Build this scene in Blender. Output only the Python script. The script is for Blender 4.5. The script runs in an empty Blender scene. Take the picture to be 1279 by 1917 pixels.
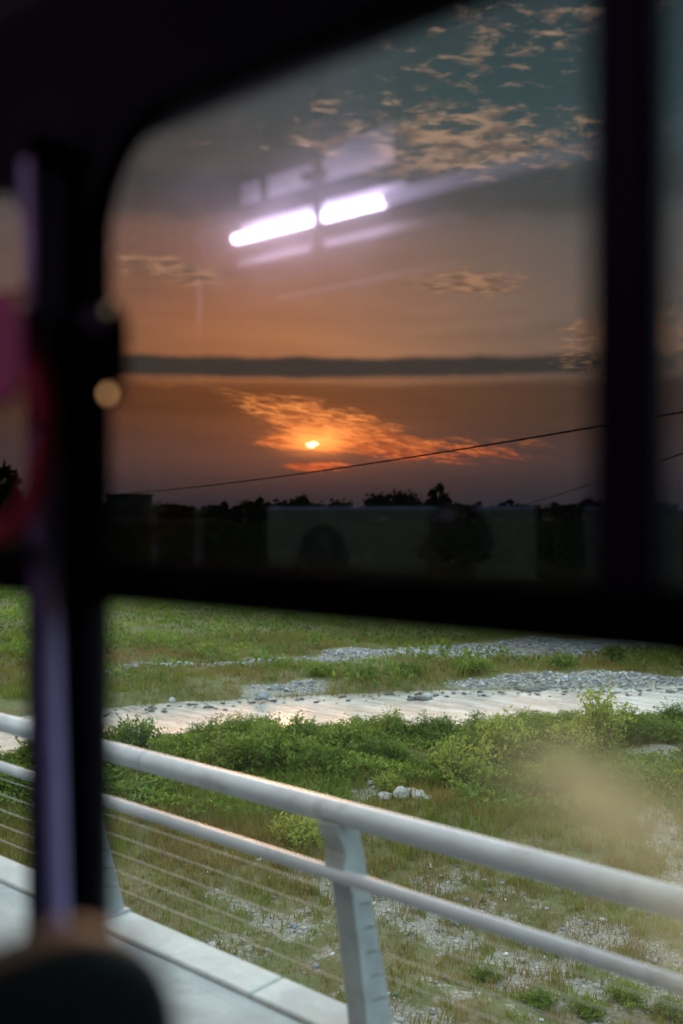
import bpy, bmesh, math, random
import numpy as np
from mathutils import Vector, Matrix, noise as mnoise

random.seed(7); rng = np.random.default_rng(7)
SC = bpy.context.scene
COL = SC.collection
R = math.radians

# ------------------------------------------------------------------ camera
EYE = Vector((0.0, 0.0, 6.0))
YAW = R(41.0)
FPX = 1865.0
HORY = 950.0
FW = Vector((-math.sin(YAW), math.cos(YAW), 0.0))
RT = Vector((math.cos(YAW), math.sin(YAW), 0.0))
cam = bpy.data.cameras.new('camera'); camo = bpy.data.objects.new('camera', cam); COL.objects.link(camo)
cam.sensor_width = 36.0; cam.sensor_height = 36.0
cam.lens = FPX * 36.0 / 1917.0
camo.location = EYE
camo.rotation_euler = (R(90) - math.atan(8.5 / FPX), 0, YAW)
cam.clip_start = 0.02; cam.clip_end = 12000
cam.dof.use_dof = True; cam.dof.focus_distance = 15.0; cam.dof.aperture_fstop = 0.95
SC.camera = camo

# ------------------------------------------------------------------ sun direction
SUN_AZ_OFF = math.atan((585 - 639.5) / FPX)          # from the camera heading
SUN_EL = R(3.6)
SF = (FW * math.cos(SUN_AZ_OFF) + RT * math.sin(SUN_AZ_OFF)).normalized()   # horizontal sun heading
SR = Vector((SF.y, -SF.x, 0))
sun_dir = SF * math.cos(SUN_EL) + Vector((0, 0, math.sin(SUN_EL)))

# ------------------------------------------------------------------ world
class X:
    """tiny expression wrapper round shader math nodes"""
    nt = None
    def __init__(s, v): s.v = v
    @staticmethod
    def m(op, *a, clamp=False):
        n = X.nt.nodes.new('ShaderNodeMath'); n.operation = op; n.use_clamp = clamp
        for i, q in enumerate(a):
            q = q.v if isinstance(q, X) else q
            if isinstance(q, (int, float)): n.inputs[i].default_value = q
            else: X.nt.links.new(q, n.inputs[i])
        return X(n.outputs[0])
    def __add__(s, o): return X.m('ADD', s, o)
    __radd__ = __add__
    def __sub__(s, o): return X.m('SUBTRACT', s, o)
    def __rsub__(s, o): return X.m('SUBTRACT', o, s)
    def __mul__(s, o): return X.m('MULTIPLY', s, o)
    __rmul__ = __mul__
    def __truediv__(s, o): return X.m('DIVIDE', s, o)
def smooth(x, a, b):
    n = X.nt.nodes.new('ShaderNodeMapRange'); n.interpolation_type = 'SMOOTHSTEP'; n.clamp = True
    X.nt.links.new(x.v, n.inputs[0])
    if a < b: n.inputs[1].default_value = a; n.inputs[2].default_value = b; n.inputs[3].default_value = 0; n.inputs[4].default_value = 1
    else: n.inputs[1].default_value = b; n.inputs[2].default_value = a; n.inputs[3].default_value = 1; n.inputs[4].default_value = 0
    return X(n.outputs[0])
def gauss(x, c, w):
    q = (x - c) * (1.0 / w)
    return X.m('POWER', math.e, (q * q) * -1.0)
def comb(x, y, z):
    n = X.nt.nodes.new('ShaderNodeCombineXYZ')
    for i, q in enumerate((x, y, z)):
        q = q.v if isinstance(q, X) else q
        if isinstance(q, (int, float)): n.inputs[i].default_value = q
        else: X.nt.links.new(q, n.inputs[i])
    return n.outputs[0]
def noise(vec, scale, detail=4, rough=0.55, dist=0.0):
    n = X.nt.nodes.new('ShaderNodeTexNoise'); X.nt.links.new(vec, n.inputs['Vector'])
    n.inputs['Scale'].default_value = scale; n.inputs['Detail'].default_value = detail
    n.inputs['Roughness'].default_value = rough; n.inputs['Distortion'].default_value = dist
    return X(n.outputs['Fac'])
def mixc(f, a, b, mode='MIX'):
    n = X.nt.nodes.new('ShaderNodeMix'); n.data_type = 'RGBA'; n.blend_type = mode; n.clamp_result = False
    f = f.v if isinstance(f, X) else f
    if isinstance(f, (int, float)): n.inputs[0].default_value = f
    else: X.nt.links.new(f, n.inputs[0])
    for i, q in ((6, a), (7, b)):
        if isinstance(q, tuple): n.inputs[i].default_value = (*q, 1)
        else: X.nt.links.new(q, n.inputs[i])
    return n.outputs[2]
def addc(f, a, b): return mixc(f, a, b, 'ADD')

world = bpy.data.worlds.new('World'); SC.world = world; world.use_nodes = True
nt = world.node_tree; X.nt = nt
bg = nt.nodes['Background']
sky = nt.nodes.new('ShaderNodeTexSky'); sky.sky_type = 'NISHITA'; sky.sun_disc = False
sky.sun_elevation = SUN_EL
sky.sun_rotation = math.atan2(SF.x, SF.y)
sky.dust_density = 5.0; sky.air_density = 1.0; sky.ozone_density = 1.0
SKY_STRENGTH = 0.15
tc = nt.nodes.new('ShaderNodeTexCoord')
D = tc.outputs['Generated']
def dot(v):
    n = nt.nodes.new('ShaderNodeVectorMath'); n.operation = 'DOT_PRODUCT'
    nt.links.new(D, n.inputs[0]); n.inputs[1].default_value = v
    return X(n.outputs['Value'])
zf = dot((0, 0, 1)); fx = dot(SF); rx = dot(SR)
DEG = 180 / math.pi
az = X.m('ARCTAN2', rx, fx) * DEG
el = X.m('ARCSINE', zf) * DEG
zc = X.m('MAXIMUM', zf, 0.0) + 0.035
px_, py_ = rx / zc, fx / zc
plane = comb(px_ * 0.8, py_, 0.0)
streak = comb(az * 0.22, el * 1.0 + az * 0.10, 3.1)
flat = comb(az * 0.10, el * 0.9, 7.7)
# clear air plus a thin high veil of cloud
s10 = mixc(1.0, sky.outputs[0], (SKY_STRENGTH * 1.10, SKY_STRENGTH * 0.92, SKY_STRENGTH * 1.15), 'MULTIPLY')
s10 = mixc(smooth(el, 14, 23), s10, mixc(1.0, s10, (0.22, 0.88, 1.15), 'MULTIPLY'))
n_flat = noise(flat, 1.0, 3)
n_big = noise(plane, 0.55, 3)
warm = gauss(az, -5.5, 12.0) * gauss(el, 9.0, 9.0)
veil = mixc(smooth(el, 30.0, 14.0), (0.40, 0.56, 0.65), (0.50, 1.10, 1.32))
veil = mixc(warm * 0.92, veil, (1.75, 0.52, 0.36))
col = addc(smooth(el, -2.0, 9.0), s10, veil)
col = mixc(smooth(n_flat, 0.35, 0.75) * smooth(el, 28, 8) * 0.45, col, mixc(1.0, col, (0.62, 0.62, 0.66), 'MULTIPLY'))
# the upper left lies under a thicker grey sheet
col = mixc(smooth(el, 14.5, 19.0) * smooth(az, 9.0, -7.0) * 0.55, col, (0.85, 0.80, 0.66))
# low stratus bank towards the horizon
low = smooth(el + (n_flat - 0.5) * 1.4, 7.9, 6.6)
col = mixc(low * 0.92, col, mixc(1.0, col, (0.36, 0.31, 0.30), 'MULTIPLY'))
col = addc(smooth(el, 6.5, 2.0) * 1.0, col, (0.36, 0.40, 0.58))
# two long level dark cloud banks
nb = (noise(comb(az * 0.35, el * 0.2, 1.3), 1.0, 4) - 0.5)
bandA = smooth(el + nb * 0.35 + (n_flat - 0.5) * 0.3, 7.15, 7.70) * smooth(el - nb * 0.55, 8.80, 8.30) * smooth(az, 26, 15)
col = mixc(bandA * 0.95, col, (0.56, 0.58, 0.55))
bandB = smooth(el + nb * 1.6, 15.6, 16.8) * smooth(el - nb * 1.0, 18.9, 18.0)
col = mixc(bandB * 0.50, col, (0.50, 0.66, 0.74))
# dappled altocumulus on a level sheet
n1 = noise(plane, 17.0, 5, 0.62, 0.35)
n2 = noise(plane, 2.2, 2, 0.5)
patch = gauss(az, 5.8, 10.5) * gauss(el, 20.1, 1.9) * 0.95 + gauss(az, 10.0, 9.5) * gauss(el, 25.2, 2.7) * 0.58
patch = patch + gauss(az, -7.0, 4.6) * gauss(el + az * 0.12, 12.3, 0.9) * 1.3 + gauss(az, 9.0, 3.4) * gauss(el, 12.6, 0.75) * 1.3
patch = patch + gauss(az, 17.5, 4.2) * gauss(el, 9.4, 1.7) * 1.15 + smooth(n_big, 0.5, 0.72) * smooth(el, 27, 34) * 0.7
flk = smooth(n1 + (n2 - 0.5) * 0.42 + patch * 0.26, 0.60, 0.82) * smooth(patch, 0.02, 0.35)
lit = mixc(smooth(el, 10, 22), (6.2, 3.6, 1.9), (6.7, 4.9, 3.3))
lit = mixc(smooth(noise(plane, 15.0, 3), 0.38, 0.62), mixc(1.0, lit, (0.42, 0.44, 0.52), 'MULTIPLY'), lit)
col = mixc(flk * 0.76, col, lit)
# sunlit rifts round the sun
ns = noise(streak, 1.9, 6, 0.64, 0.6)
ns2 = noise(comb(az * 0.45, el * 2.2 + az * 0.3, 9.1), 1.6, 6, 0.65, 0.8)
slope = el - (5.0 - az * 0.24)
rift = gauss(slope, 0.0, 1.05) * gauss(az, 1.0, 4.8) * 1.10 + gauss(el, 3.75, 0.42) * gauss(az, -0.6, 3.0) * 0.95
rift = rift + gauss(el, 2.35, 0.30) * gauss(az, 0.3, 1.9) * 0.9 + gauss(el, 3.3, 0.8) * gauss(az, 9, 7) * 0.40 + gauss(el, 6.9, 0.35) * gauss(az, -9, 4) * 0.26
rr = smooth(ns * 0.45 + ns2 * 0.55 + rift * 0.36, 0.575, 0.75) * smooth(rift, 0.05, 0.5)
halo_n = gauss(az, 0.2, 1.5) * gauss(el, 3.75, 0.6)
ns3 = noise(comb(az * 0.42, el * 3.0 + az * 0.42, 4.2), 1.7, 6, 0.70, 0.9)
rcol = mixc(smooth(el, 2.0, 6.0), (12.0, 2.6, 0.8), (17.0, 6.4, 1.7))
rcol = mixc(smooth(ns3 + halo_n * 0.25, 0.40, 0.66), mixc(1.0, rcol, (0.42, 0.36, 0.40), 'MULTIPLY'), rcol)
col = mixc(rr * (0.62 + 0.36 * smooth(ns3, 0.36, 0.60)), col, rcol)
# the sun itself, half veiled by streaks
r2 = gauss(az, 0.0, 0.55) * gauss(el + (ns2 - 0.5) * 0.9, 3.62, 0.26)
halo = gauss(az, 0.3, 1.6) * gauss(el, 3.8, 0.65)
glow = gauss(az, 0.5, 4.5) * gauss(el, 4.2, 1.7)
col = addc(glow * 0.65, col, (1.9, 0.42, 0.05))
col = addc(halo * (0.2 + ns2), col, (28.0, 9.0, 1.6))
col = addc(smooth(r2, 0.45, 0.95), col, (60.0, 44.0, 24.0))
# below the horizon: the ground's own haze
col = mixc(smooth(el, 0.0, -1.0), col, (0.25, 0.23, 0.18))
nt.links.new(col, bg.inputs[0]); bg.inputs[1].default_value = 1.0
world.cycles.sampling_method = 'MANUAL'; world.cycles.sample_map_resolution = 2048

sl = bpy.data.lights.new('sun', 'SUN'); slo = bpy.data.objects.new('sun', sl); COL.objects.link(slo)
sl.energy = 0.4; sl.angle = R(6.0); sl.color = (1.0, 0.62, 0.36)
slo.rotation_euler = sun_dir.to_track_quat('Z', 'Y').to_euler()
slo.location = (-40, 40, 30)

SC.view_settings.view_transform = 'Standard'; SC.view_settings.look = 'None'
SC.view_settings.exposure = 1.38; SC.view_settings.gamma = 1.0
SC.render.engine = 'CYCLES'
SC.cycles.use_denoising = True
SC.cycles.max_bounces = 8; SC.cycles.transparent_max_bounces = 16
SC.cycles.sample_clamp_indirect = 4.0
SC.cycles.caustics_reflective = False; SC.cycles.caustics_refractive = False

# ------------------------------------------------------------------ materials
MATS = {}
def newmat(name):
    m = bpy.data.materials.new(name); m.use_nodes = True
    X.nt = m.node_tree
    return m, m.node_tree, m.node_tree.nodes['Principled BSDF']
def mat(name, colr, rough=0.6, metal=0.0, var=0.25, scale=8.0, bump=0.0, bscale=60.0, spec=0.5, dirt=None, dscale=3.0, damt=0.5):
    m, t, b = newmat(name)
    co = t.nodes.new('ShaderNodeTexCoord').outputs['Object']
    n = noise(co, scale, 5, 0.6)
    c = mixc(smooth(n, 0.3, 0.7), tuple(v * (1 - var) for v in colr), tuple(min(1, v * (1 + var)) for v in colr))
    if dirt:
        d = noise(co, dscale, 6, 0.68, 0.3)
        c = mixc(smooth(d, 0.52, 0.72) * damt, c, dirt)
    t.links.new(c, b.inputs['Base Color'])
    b.inputs['Roughness'].default_value = rough; b.inputs['Metallic'].default_value = metal
    b.inputs['Specular IOR Level'].default_value = spec
    if bump:
        bn = t.nodes.new('ShaderNodeBump'); bn.inputs['Strength'].default_value = bump; bn.inputs['Distance'].default_value = 0.02
        t.links.new(noise(co, bscale, 4, 0.6).v, bn.inputs['Height']); t.links.new(bn.outputs[0], b.inputs['Normal'])
    MATS[name] = m
    return m

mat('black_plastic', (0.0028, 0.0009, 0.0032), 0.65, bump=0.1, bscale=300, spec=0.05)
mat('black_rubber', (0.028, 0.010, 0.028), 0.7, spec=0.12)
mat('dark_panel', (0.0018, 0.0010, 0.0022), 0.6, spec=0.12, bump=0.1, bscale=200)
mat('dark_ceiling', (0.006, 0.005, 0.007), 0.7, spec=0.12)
mat('floor_vinyl', (0.03, 0.03, 0.032), 0.6)
mat('lilac_paint', (0.31, 0.18, 0.35), 0.5, var=0.1, scale=20)
mat('pale_trim', (0.36, 0.35, 0.38), 0.45, var=0.08)
mat('white_reflector', (0.9, 0.88, 0.92), 0.5, var=0.06)
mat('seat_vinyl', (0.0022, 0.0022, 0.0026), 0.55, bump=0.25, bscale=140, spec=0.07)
mat('red_webbing', (0.80, 0.03, 0.075), 0.75, bump=0.3, bscale=400)
mat('magenta_cloth', (0.58, 0.11, 0.20), 0.85, bump=0.3, bscale=120)
mat('steel', (0.5, 0.5, 0.52), 0.35, 1.0, var=0.1)
mat('skin', (0.30, 0.17, 0.11), 0.5, var=0.1)
mat('hair', (0.010, 0.008, 0.007), 0.5)
mat('shirt_dark', (0.04, 0.04, 0.055), 0.9)
mat('shirt_grey', (0.10, 0.08, 0.09), 0.9)
mat('trousers', (0.02, 0.022, 0.03), 0.9)
mat('white_steel', (0.41, 0.39, 0.395), 0.42, var=0.10, scale=3, bump=0.08, bscale=70, dirt=(0.22, 0.19, 0.16), dscale=4, damt=0.6)
mat('post_paint', (0.27, 0.262, 0.25), 0.55, var=0.14, scale=7, bump=0.12, bscale=60, dirt=(0.22, 0.19, 0.15), dscale=9, damt=0.7)
mat('slot_dark', (0.09, 0.085, 0.08), 0.8)
mat('cable_steel', (0.36, 0.31, 0.25), 0.5, 0.2, var=0.1)
mat('asphalt', (0.055, 0.055, 0.057), 0.85, var=0.2, scale=40, bump=0.5, bscale=200)
mat('bark', (0.09, 0.065, 0.045), 0.9, var=0.3, scale=20)
mat('stone', (0.20, 0.205, 0.21), 0.8, var=0.4, scale=5, bump=0.4, bscale=20)
mat('dark_stone', (0.05, 0.045, 0.04), 0.6, var=0.4, scale=5, bump=0.4, bscale=20)
mat('white_stone', (0.29, 0.28, 0.265), 0.8, var=0.2, scale=5, bump=0.4, bscale=20)
mat('wire_black', (0.012, 0.012, 0.012), 0.6)
mat('wood_pole', (0.10, 0.07, 0.05), 0.9)
mat('house_wall', (0.11, 0.10, 0.09), 0.9)
mat('house_glass', (0.03, 0.035, 0.04), 0.15)

def concrete():
    for name, base, lines in (('concrete_walk', (0.40, 0.405, 0.395), 1), ('concrete_edge', (0.54, 0.525, 0.485), 0)):
        m, t, b = newmat(name)
        co = t.nodes.new('ShaderNodeTexCoord').outputs['Object']
        n = noise(co, 2.2, 8, 0.7, 0.4); n2 = noise(co, 55, 5, 0.7)
        c = mixc(smooth(n, 0.35, 0.7), tuple(v * 0.74 for v in base), tuple(v * 1.12 for v in base))
        c = mixc(smooth(n2, 0.35, 0.75) * 0.45, c, tuple(v * 0.72 for v in base))
        st = noise(co, 6.5, 6, 0.7, 0.8)
        c = mixc(smooth(st, 0.63, 0.73) * 0.65, c, (0.17, 0.15, 0.13))
        mp = t.nodes.new('ShaderNodeMapping'); mp.inputs['Scale'].default_value = (0.8, 30, 1); t.links.new(co, mp.inputs[0])
        br = noise(mp.outputs[0], 3.0, 4, 0.6)
        c = mixc(smooth(br, 0.4, 0.7) * 0.28, c, tuple(v * 0.6 for v in base))
        t.links.new(c, b.inputs['Base Color']); b.inputs['Roughness'].default_value = 0.82
        bn = t.nodes.new('ShaderNodeBump'); bn.inputs['Strength'].default_value = 0.5; bn.inputs['Distance'].default_value = 0.01
        t.links.new((n2 + br * 0.5).v, bn.inputs['Height']); t.links.new(bn.outputs[0], b.inputs['Normal'])
        MATS[name] = m
concrete()

def emis(name, c, s):
    m, t, b = newmat(name)
    co = t.nodes.new('ShaderNodeTexCoord').outputs['Object']
    n = noise(co, 12, 2)
    b.inputs['Base Color'].default_value = (0.7, 0.7, 0.72, 1)
    t.links.new(mixc(n, tuple(v * 0.92 for v in c), c), b.inputs['Emission Color']); b.inputs['Emission Strength'].default_value = s
    MATS[name] = m
emis('lit_tube', (0.80, 0.66, 1.0), 52.0)

def painted_spill():
    # spill from the lit tube painted into the unlit cover as fading emission
    m, t, b = newmat('painted_spill')
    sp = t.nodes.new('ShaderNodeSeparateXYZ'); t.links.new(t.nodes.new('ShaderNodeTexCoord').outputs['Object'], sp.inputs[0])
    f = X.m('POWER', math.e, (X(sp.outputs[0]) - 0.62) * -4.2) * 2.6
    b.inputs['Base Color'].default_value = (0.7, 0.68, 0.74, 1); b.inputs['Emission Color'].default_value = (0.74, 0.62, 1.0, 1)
    t.links.new(X.m('MINIMUM', f, 3.0).v, b.inputs['Emission Strength']); MATS['painted_spill'] = m
painted_spill()
def glass(name, tint, refl=2.0, smear=None):
    m, t, b = newmat(name)
    t.nodes.remove(b)
    out = t.nodes['Material Output']
    tr = t.nodes.new('ShaderNodeBsdfTransparent'); gl = t.nodes.new('ShaderNodeBsdfGlossy')
    co = t.nodes.new('ShaderNodeTexCoord').outputs['Object']
    nn = noise(co, 3.0, 4, 0.6)
    t.links.new(mixc(nn, tuple(v * 0.96 for v in tint), tuple(min(1, v * 1.04) for v in tint)), tr.inputs[0])
    gl.inputs['Roughness'].default_value = 0.026
    g2_ = t.nodes.new('ShaderNodeBsdfGlossy'); g2_.inputs['Roughness'].default_value = 0.20
    gm_ = t.nodes.new('ShaderNodeMixShader'); t.links.new((smooth(noise(co, 9.0, 5, 0.65), 0.35, 0.75) * 0.35 + 0.18).v, gm_.inputs[0]); t.links.new(gl.outputs[0], gm_.inputs[1]); t.links.new(g2_.outputs[0], gm_.inputs[2])
    lw = t.nodes.new('ShaderNodeLayerWeight'); lw.inputs[0].default_value = 0.5
    f = X.m('POWER', X(lw.outputs['Facing']), 5.0)
    fr = (f * 0.96 + 0.042) * refl
    mx = t.nodes.new('ShaderNodeMixShader')
    t.links.new(X.m('MINIMUM', fr, 1.0).v, mx.inputs[0]); t.links.new(tr.outputs[0], mx.inputs[1]); t.links.new(gm_.outputs[0], mx.inputs[2])
    last = mx.outputs[0]
    if smear:
        sp = t.nodes.new('ShaderNodeSeparateXYZ'); t.links.new(co, sp.inputs[0])
        x, z = X(sp.outputs[0]), X(sp.outputs[2])
        ns_ = noise(co, 14, 4, 0.6)
        total = None
        for (cx, cz, wx, wz, a) in smear:
            g = gauss(x + (ns_ - 0.5) * 0.05, cx, wx) * gauss(z + (ns_ - 0.5) * 0.04, cz, wz) * a
            total = g if total is None else total + g
        total = X.m('MINIMUM', total + smooth(noise(co, 6, 6, 0.7), 0.45, 0.8) * 0.05 + 0.012, 0.8)
        df = t.nodes.new('ShaderNodeBsdfDiffuse'); tl = t.nodes.new('ShaderNodeBsdfTranslucent')
        df.inputs[0].default_value = tl.inputs[0].default_value = (0.60, 0.48, 0.27, 1)
        ad = t.nodes.new('ShaderNodeMixShader'); ad.inputs[0].default_value = 0.55
        t.links.new(df.outputs[0], ad.inputs[1]); t.links.new(tl.outputs[0], ad.inputs[2])
        m2 = t.nodes.new('ShaderNodeMixShader')
        t.links.new(total.v, m2.inputs[0]); t.links.new(last, m2.inputs[1]); t.links.new(ad.outputs[0], m2.inputs[2]); last = m2.outputs[0]
    t.links.new(last, out.inputs[0])
    MATS[name] = m
# the room-side face carries the film (tint and mirror); the other faces are bare glass
glass('bronze_glass', (0.0262, 0.0232, 0.0219), 2.5)
glass('far_glass', (0.29, 0.35, 0.46), 1.5)
glass('clear_glass', (0.93, 0.94, 0.93), 1.4)
glass('smeared_glass', (0.93, 0.94, 0.93), 1.4,
      smear=[(-0.440, -0.247, 0.064, 0.040, 0.46), (-0.37, -0.268, 0.080, 0.040, 0.32), (-0.30, -0.37, 0.07, 0.055, 0.42), (-0.36, -0.30, 0.13, 0.06, 0.15)])

m, t, b = newmat('bare_glass'); t.nodes.remove(b)
tr = t.nodes.new('ShaderNodeBsdfTransparent'); co = t.nodes.new('ShaderNodeTexCoord').outputs['Object']
t.links.new(mixc(noise(co, 5.0), (0.985, 0.99, 0.985), (1.0, 1.0, 1.0)), tr.inputs[0]); t.links.new(tr.outputs[0], t.nodes['Material Output'].inputs[0])
MATS['bare_glass'] = m
def film(o, inward):
    """keep the film on the face that looks into the bus"""
    o.data.materials.append(MATS['bare_glass'])
    for p in o.data.polygons: p.material_index = 0 if p.normal.y * inward > 0.9 else 1
    return o
def leafmat(name, stops, trans=0.35, objvar=True):
    m, t, b = newmat(name)
    out = t.nodes['Material Output']
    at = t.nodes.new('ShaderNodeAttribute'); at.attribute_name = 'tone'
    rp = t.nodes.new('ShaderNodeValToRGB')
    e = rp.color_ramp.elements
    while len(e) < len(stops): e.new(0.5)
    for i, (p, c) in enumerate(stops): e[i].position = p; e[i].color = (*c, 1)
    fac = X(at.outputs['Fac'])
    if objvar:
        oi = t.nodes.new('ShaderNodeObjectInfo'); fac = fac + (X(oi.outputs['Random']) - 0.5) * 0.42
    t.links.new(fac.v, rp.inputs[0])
    co = t.nodes.new('ShaderNodeTexCoord').outputs['Object']
    c = mixc(noise(co, 30, 3), mixc(1.0, rp.outputs[0], (0.8, 0.8, 0.8), 'MULTIPLY'), mixc(1.0, rp.outputs[0], (1.2, 1.2, 1.15), 'MULTIPLY'))
    t.links.new(c, b.inputs['Base Color']); b.inputs['Roughness'].default_value = 0.7; b.inputs['Specular IOR Level'].default_value = 0.12
    tl = t.nodes.new('ShaderNodeBsdfTranslucent'); t.links.new(mixc(1.0, c, (1.25, 1.2, 0.7), 'MULTIPLY'), tl.inputs[0])
    mx = t.nodes.new('ShaderNodeMixShader'); mx.inputs[0].default_value = trans
    t.links.new(b.outputs[0], mx.inputs[1]); t.links.new(tl.outputs[0], mx.inputs[2]); t.links.new(mx.outputs[0], out.inputs[0])
    MATS[name] = m
leafmat('grass_blades', [(0.0, (0.20, 0.125, 0.058)), (0.3, (0.185, 0.145, 0.045)), (0.62, (0.112, 0.150, 0.028)), (1.0, (0.21, 0.25, 0.035))], objvar=False)
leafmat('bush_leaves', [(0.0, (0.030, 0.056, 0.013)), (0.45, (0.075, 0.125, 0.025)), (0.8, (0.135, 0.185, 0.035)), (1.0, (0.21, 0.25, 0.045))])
leafmat('yellow_leaves', [(0.0, (0.11, 0.14, 0.03)), (0.5, (0.19, 0.225, 0.045)), (1.0, (0.30, 0.31, 0.075))])
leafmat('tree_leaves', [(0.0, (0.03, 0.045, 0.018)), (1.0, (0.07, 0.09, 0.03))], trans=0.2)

# ------------------------------------------------------------------ ray helpers (pixels of the photograph -> places)
def ray(x, y):
    return FW + RT * ((x - 639.5) / FPX) + Vector((0, 0, (HORY - y) / FPX))
def on_ground(x, y, z=0.0):
    d = ray(x, y); return EYE + d * ((z - EYE.z) / d.z)
def on_y(x, y, Y):
    d = ray(x, y); return EYE + d * (Y / d.y)
def at_depth(x, y, t): return EYE + ray(x, y) * t
def st(s, t, z=0.0):
    p = FW * t + RT * s; return Vector((p.x, p.y, z))

# ------------------------------------------------------------------ mesh helpers
ORG = {}
def put(o, parent=None, origin=None):
    COL.objects.link(o)
    if parent is not None: o.parent = parent
    return o
class MB:
    def __init__(s): s.v = []; s.f = []
    def add(s, vs, fs):
        b = len(s.v); s.v += [Vector(q) for q in vs]; s.f += [tuple(i + b for i in f) for f in fs]; return s
    def box(s, a, b):
        (x0, y0, z0), (x1, y1, z1) = a, b
        return s.add([(x0,y0,z0),(x1,y0,z0),(x1,y1,z0),(x0,y1,z0),(x0,y0,z1),(x1,y0,z1),(x1,y1,z1),(x0,y1,z1)],
                     [(0,3,2,1),(4,5,6,7),(0,1,5,4),(1,2,6,5),(2,3,7,6),(3,0,4,7)])
    def rbox(s, a, b, r, seg=3):
        bm = bmesh.new(); bmesh.ops.create_cube(bm, size=1.0)
        a, b = Vector(a), Vector(b); c = (a + b) / 2; d = b - a
        for v in bm.verts: v.co = Vector((v.co.x * d.x, v.co.y * d.y, v.co.z * d.z)) + c
        bmesh.ops.bevel(bm, geom=bm.edges[:], offset=r, segments=seg, profile=0.5, affect='EDGES')
        bm.verts.index_update()
        s.add([v.co.copy() for v in bm.verts], [tuple(v.index for v in f.verts) for f in bm.faces]); bm.free(); return s
    def tube(s, pts, rad, n=10, caps=True):
        pts = [Vector(p) for p in pts]
        if not hasattr(rad, '__len__'): rad = [rad] * len(pts)
        rings = []; up = Vector((0, 0, 1))
        for i, p in enumerate(pts):
            t = (pts[min(i + 1, len(pts) - 1)] - pts[max(i - 1, 0)]).normalized()
            u = t.cross(up)
            if u.length < 1e-3: u = t.cross(Vector((1, 0, 0)))
            u.normalize(); w = u.cross(t)
            rings.append([p + (u * math.cos(k * 2 * math.pi / n) + w * math.sin(k * 2 * math.pi / n)) * rad[i] for k in range(n)])
        vs = [v for r in rings for v in r]; fs = []
        for i in range(len(pts) - 1):
            for k in range(n):
                a, b = i * n + k, i * n + (k + 1) % n
                fs.append((a, b, b + n, a + n))
        if caps: fs.append(tuple(range(n))[::-1]); fs.append(tuple(range((len(pts) - 1) * n, len(pts) * n)))
        return s.add(vs, fs)
    def prism(s, prof, axis, a, b):
        """prof: list of 2-D points; axis 0: (Y,Z) profile run along X, axis 1: (X,Z) profile run along Y"""
        n = len(prof)
        mk = (lambda t, p: (t, p[0], p[1])) if axis == 0 else (lambda t, p: (p[0], t, p[1]))
        vs = [mk(a, p) for p in prof] + [mk(b, p) for p in prof]
        fs = [tuple(range(n))[::-1], tuple(range(n, 2 * n))] + [(k, (k + 1) % n, (k + 1) % n + n, k + n) for k in range(n)]
        return s.add(vs, fs)
    def lathe(s, c, prof, n=24, axis='Z'):
        vs = []; fs = []
        for (r, h) in prof:
            for k in range(n):
                a = 2 * math.pi * k / n
                p = (r * math.cos(a), r * math.sin(a), h) if axis == 'Z' else (r * math.cos(a), h, r * math.sin(a))
                vs.append(Vector(c) + Vector(p))
        for i in range(len(prof) - 1):
            for k in range(n):
                a, b = i * n + k, i * n + (k + 1) % n; fs.append((a, b, b + n, a + n))
        return s.add(vs, fs)
    def build(s, name, m, parent=None, smooth_=False, fix=True):
        vs = s.v
        if parent is None:
            xs = [v.x for v in vs]; ys = [v.y for v in vs]; zs = [v.z for v in vs]
            org = Vector(((min(xs) + max(xs)) / 2, (min(ys) + max(ys)) / 2, min(zs)))
        else: org = ORG[parent.name]
        me = bpy.data.meshes.new(name); me.from_pydata([v - org for v in vs], [], s.f)
        if fix:
            bm = bmesh.new(); bm.from_mesh(me); bmesh.ops.recalc_face_normals(bm, faces=bm.faces); bm.to_mesh(me); bm.free()
        me.materials.append(MATS[m])
        if smooth_:
            me.polygons.foreach_set('use_smooth', [True] * len(me.polygons))
            me.set_sharp_from_angle(angle=R(40))
        o = bpy.data.objects.new(name, me); COL.objects.link(o)
        if parent is None: o.location = org
        else: o.parent = parent
        ORG[o.name] = org
        return o
def root(name, loc):
    o = bpy.data.objects.new(name, None); COL.objects.link(o); o.location = loc; o.empty_display_size = 0.2
    ORG[o.name] = Vector(loc); return o
def tag(o, label=None, cat=None, group=None, kind=None):
    if label: o['label'] = label
    if cat: o['category'] = cat
    if group: o['group'] = group
    if kind: o['kind'] = kind
    return o
def copy_tree(o, parent=None):
    c = o.copy(); COL.objects.link(c)
    if parent is not None: c.parent = parent
    for ch in list(o.children): copy_tree(ch, c)
    return c
def npmesh(name, V, quads=None, tris=None, m=None, tone=None, smooth_=False):
    me = bpy.data.meshes.new(name)
    V = np.asarray(V, dtype=np.float32)
    li = []; starts = []; tot = []
    pos = 0
    if quads is not None and len(quads):
        li.append(np.asarray(quads).ravel()); starts.append(pos + 4 * np.arange(len(quads))); pos += 4 * len(quads)
    if tris is not None and len(tris):
        li.append(np.asarray(tris).ravel()); starts.append(pos + 3 * np.arange(len(tris))); pos += 3 * len(tris)
    li = np.concatenate(li).astype(np.int32); starts = np.concatenate(starts).astype(np.int32)
    me.vertices.add(len(V)); me.vertices.foreach_set('co', V.ravel())
    me.loops.add(len(li)); me.loops.foreach_set('vertex_index', li)
    me.polygons.add(len(starts)); me.polygons.foreach_set('loop_start', starts)
    me.update(calc_edges=True)
    if tone is not None:
        a = me.attributes.new('tone', 'FLOAT', 'POINT'); a.data.foreach_set('value', np.asarray(tone, dtype=np.float32))
    if smooth_: me.polygons.foreach_set('use_smooth', np.ones(len(starts), dtype=bool))
    if m: me.materials.append(MATS[m])
    return me
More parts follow.
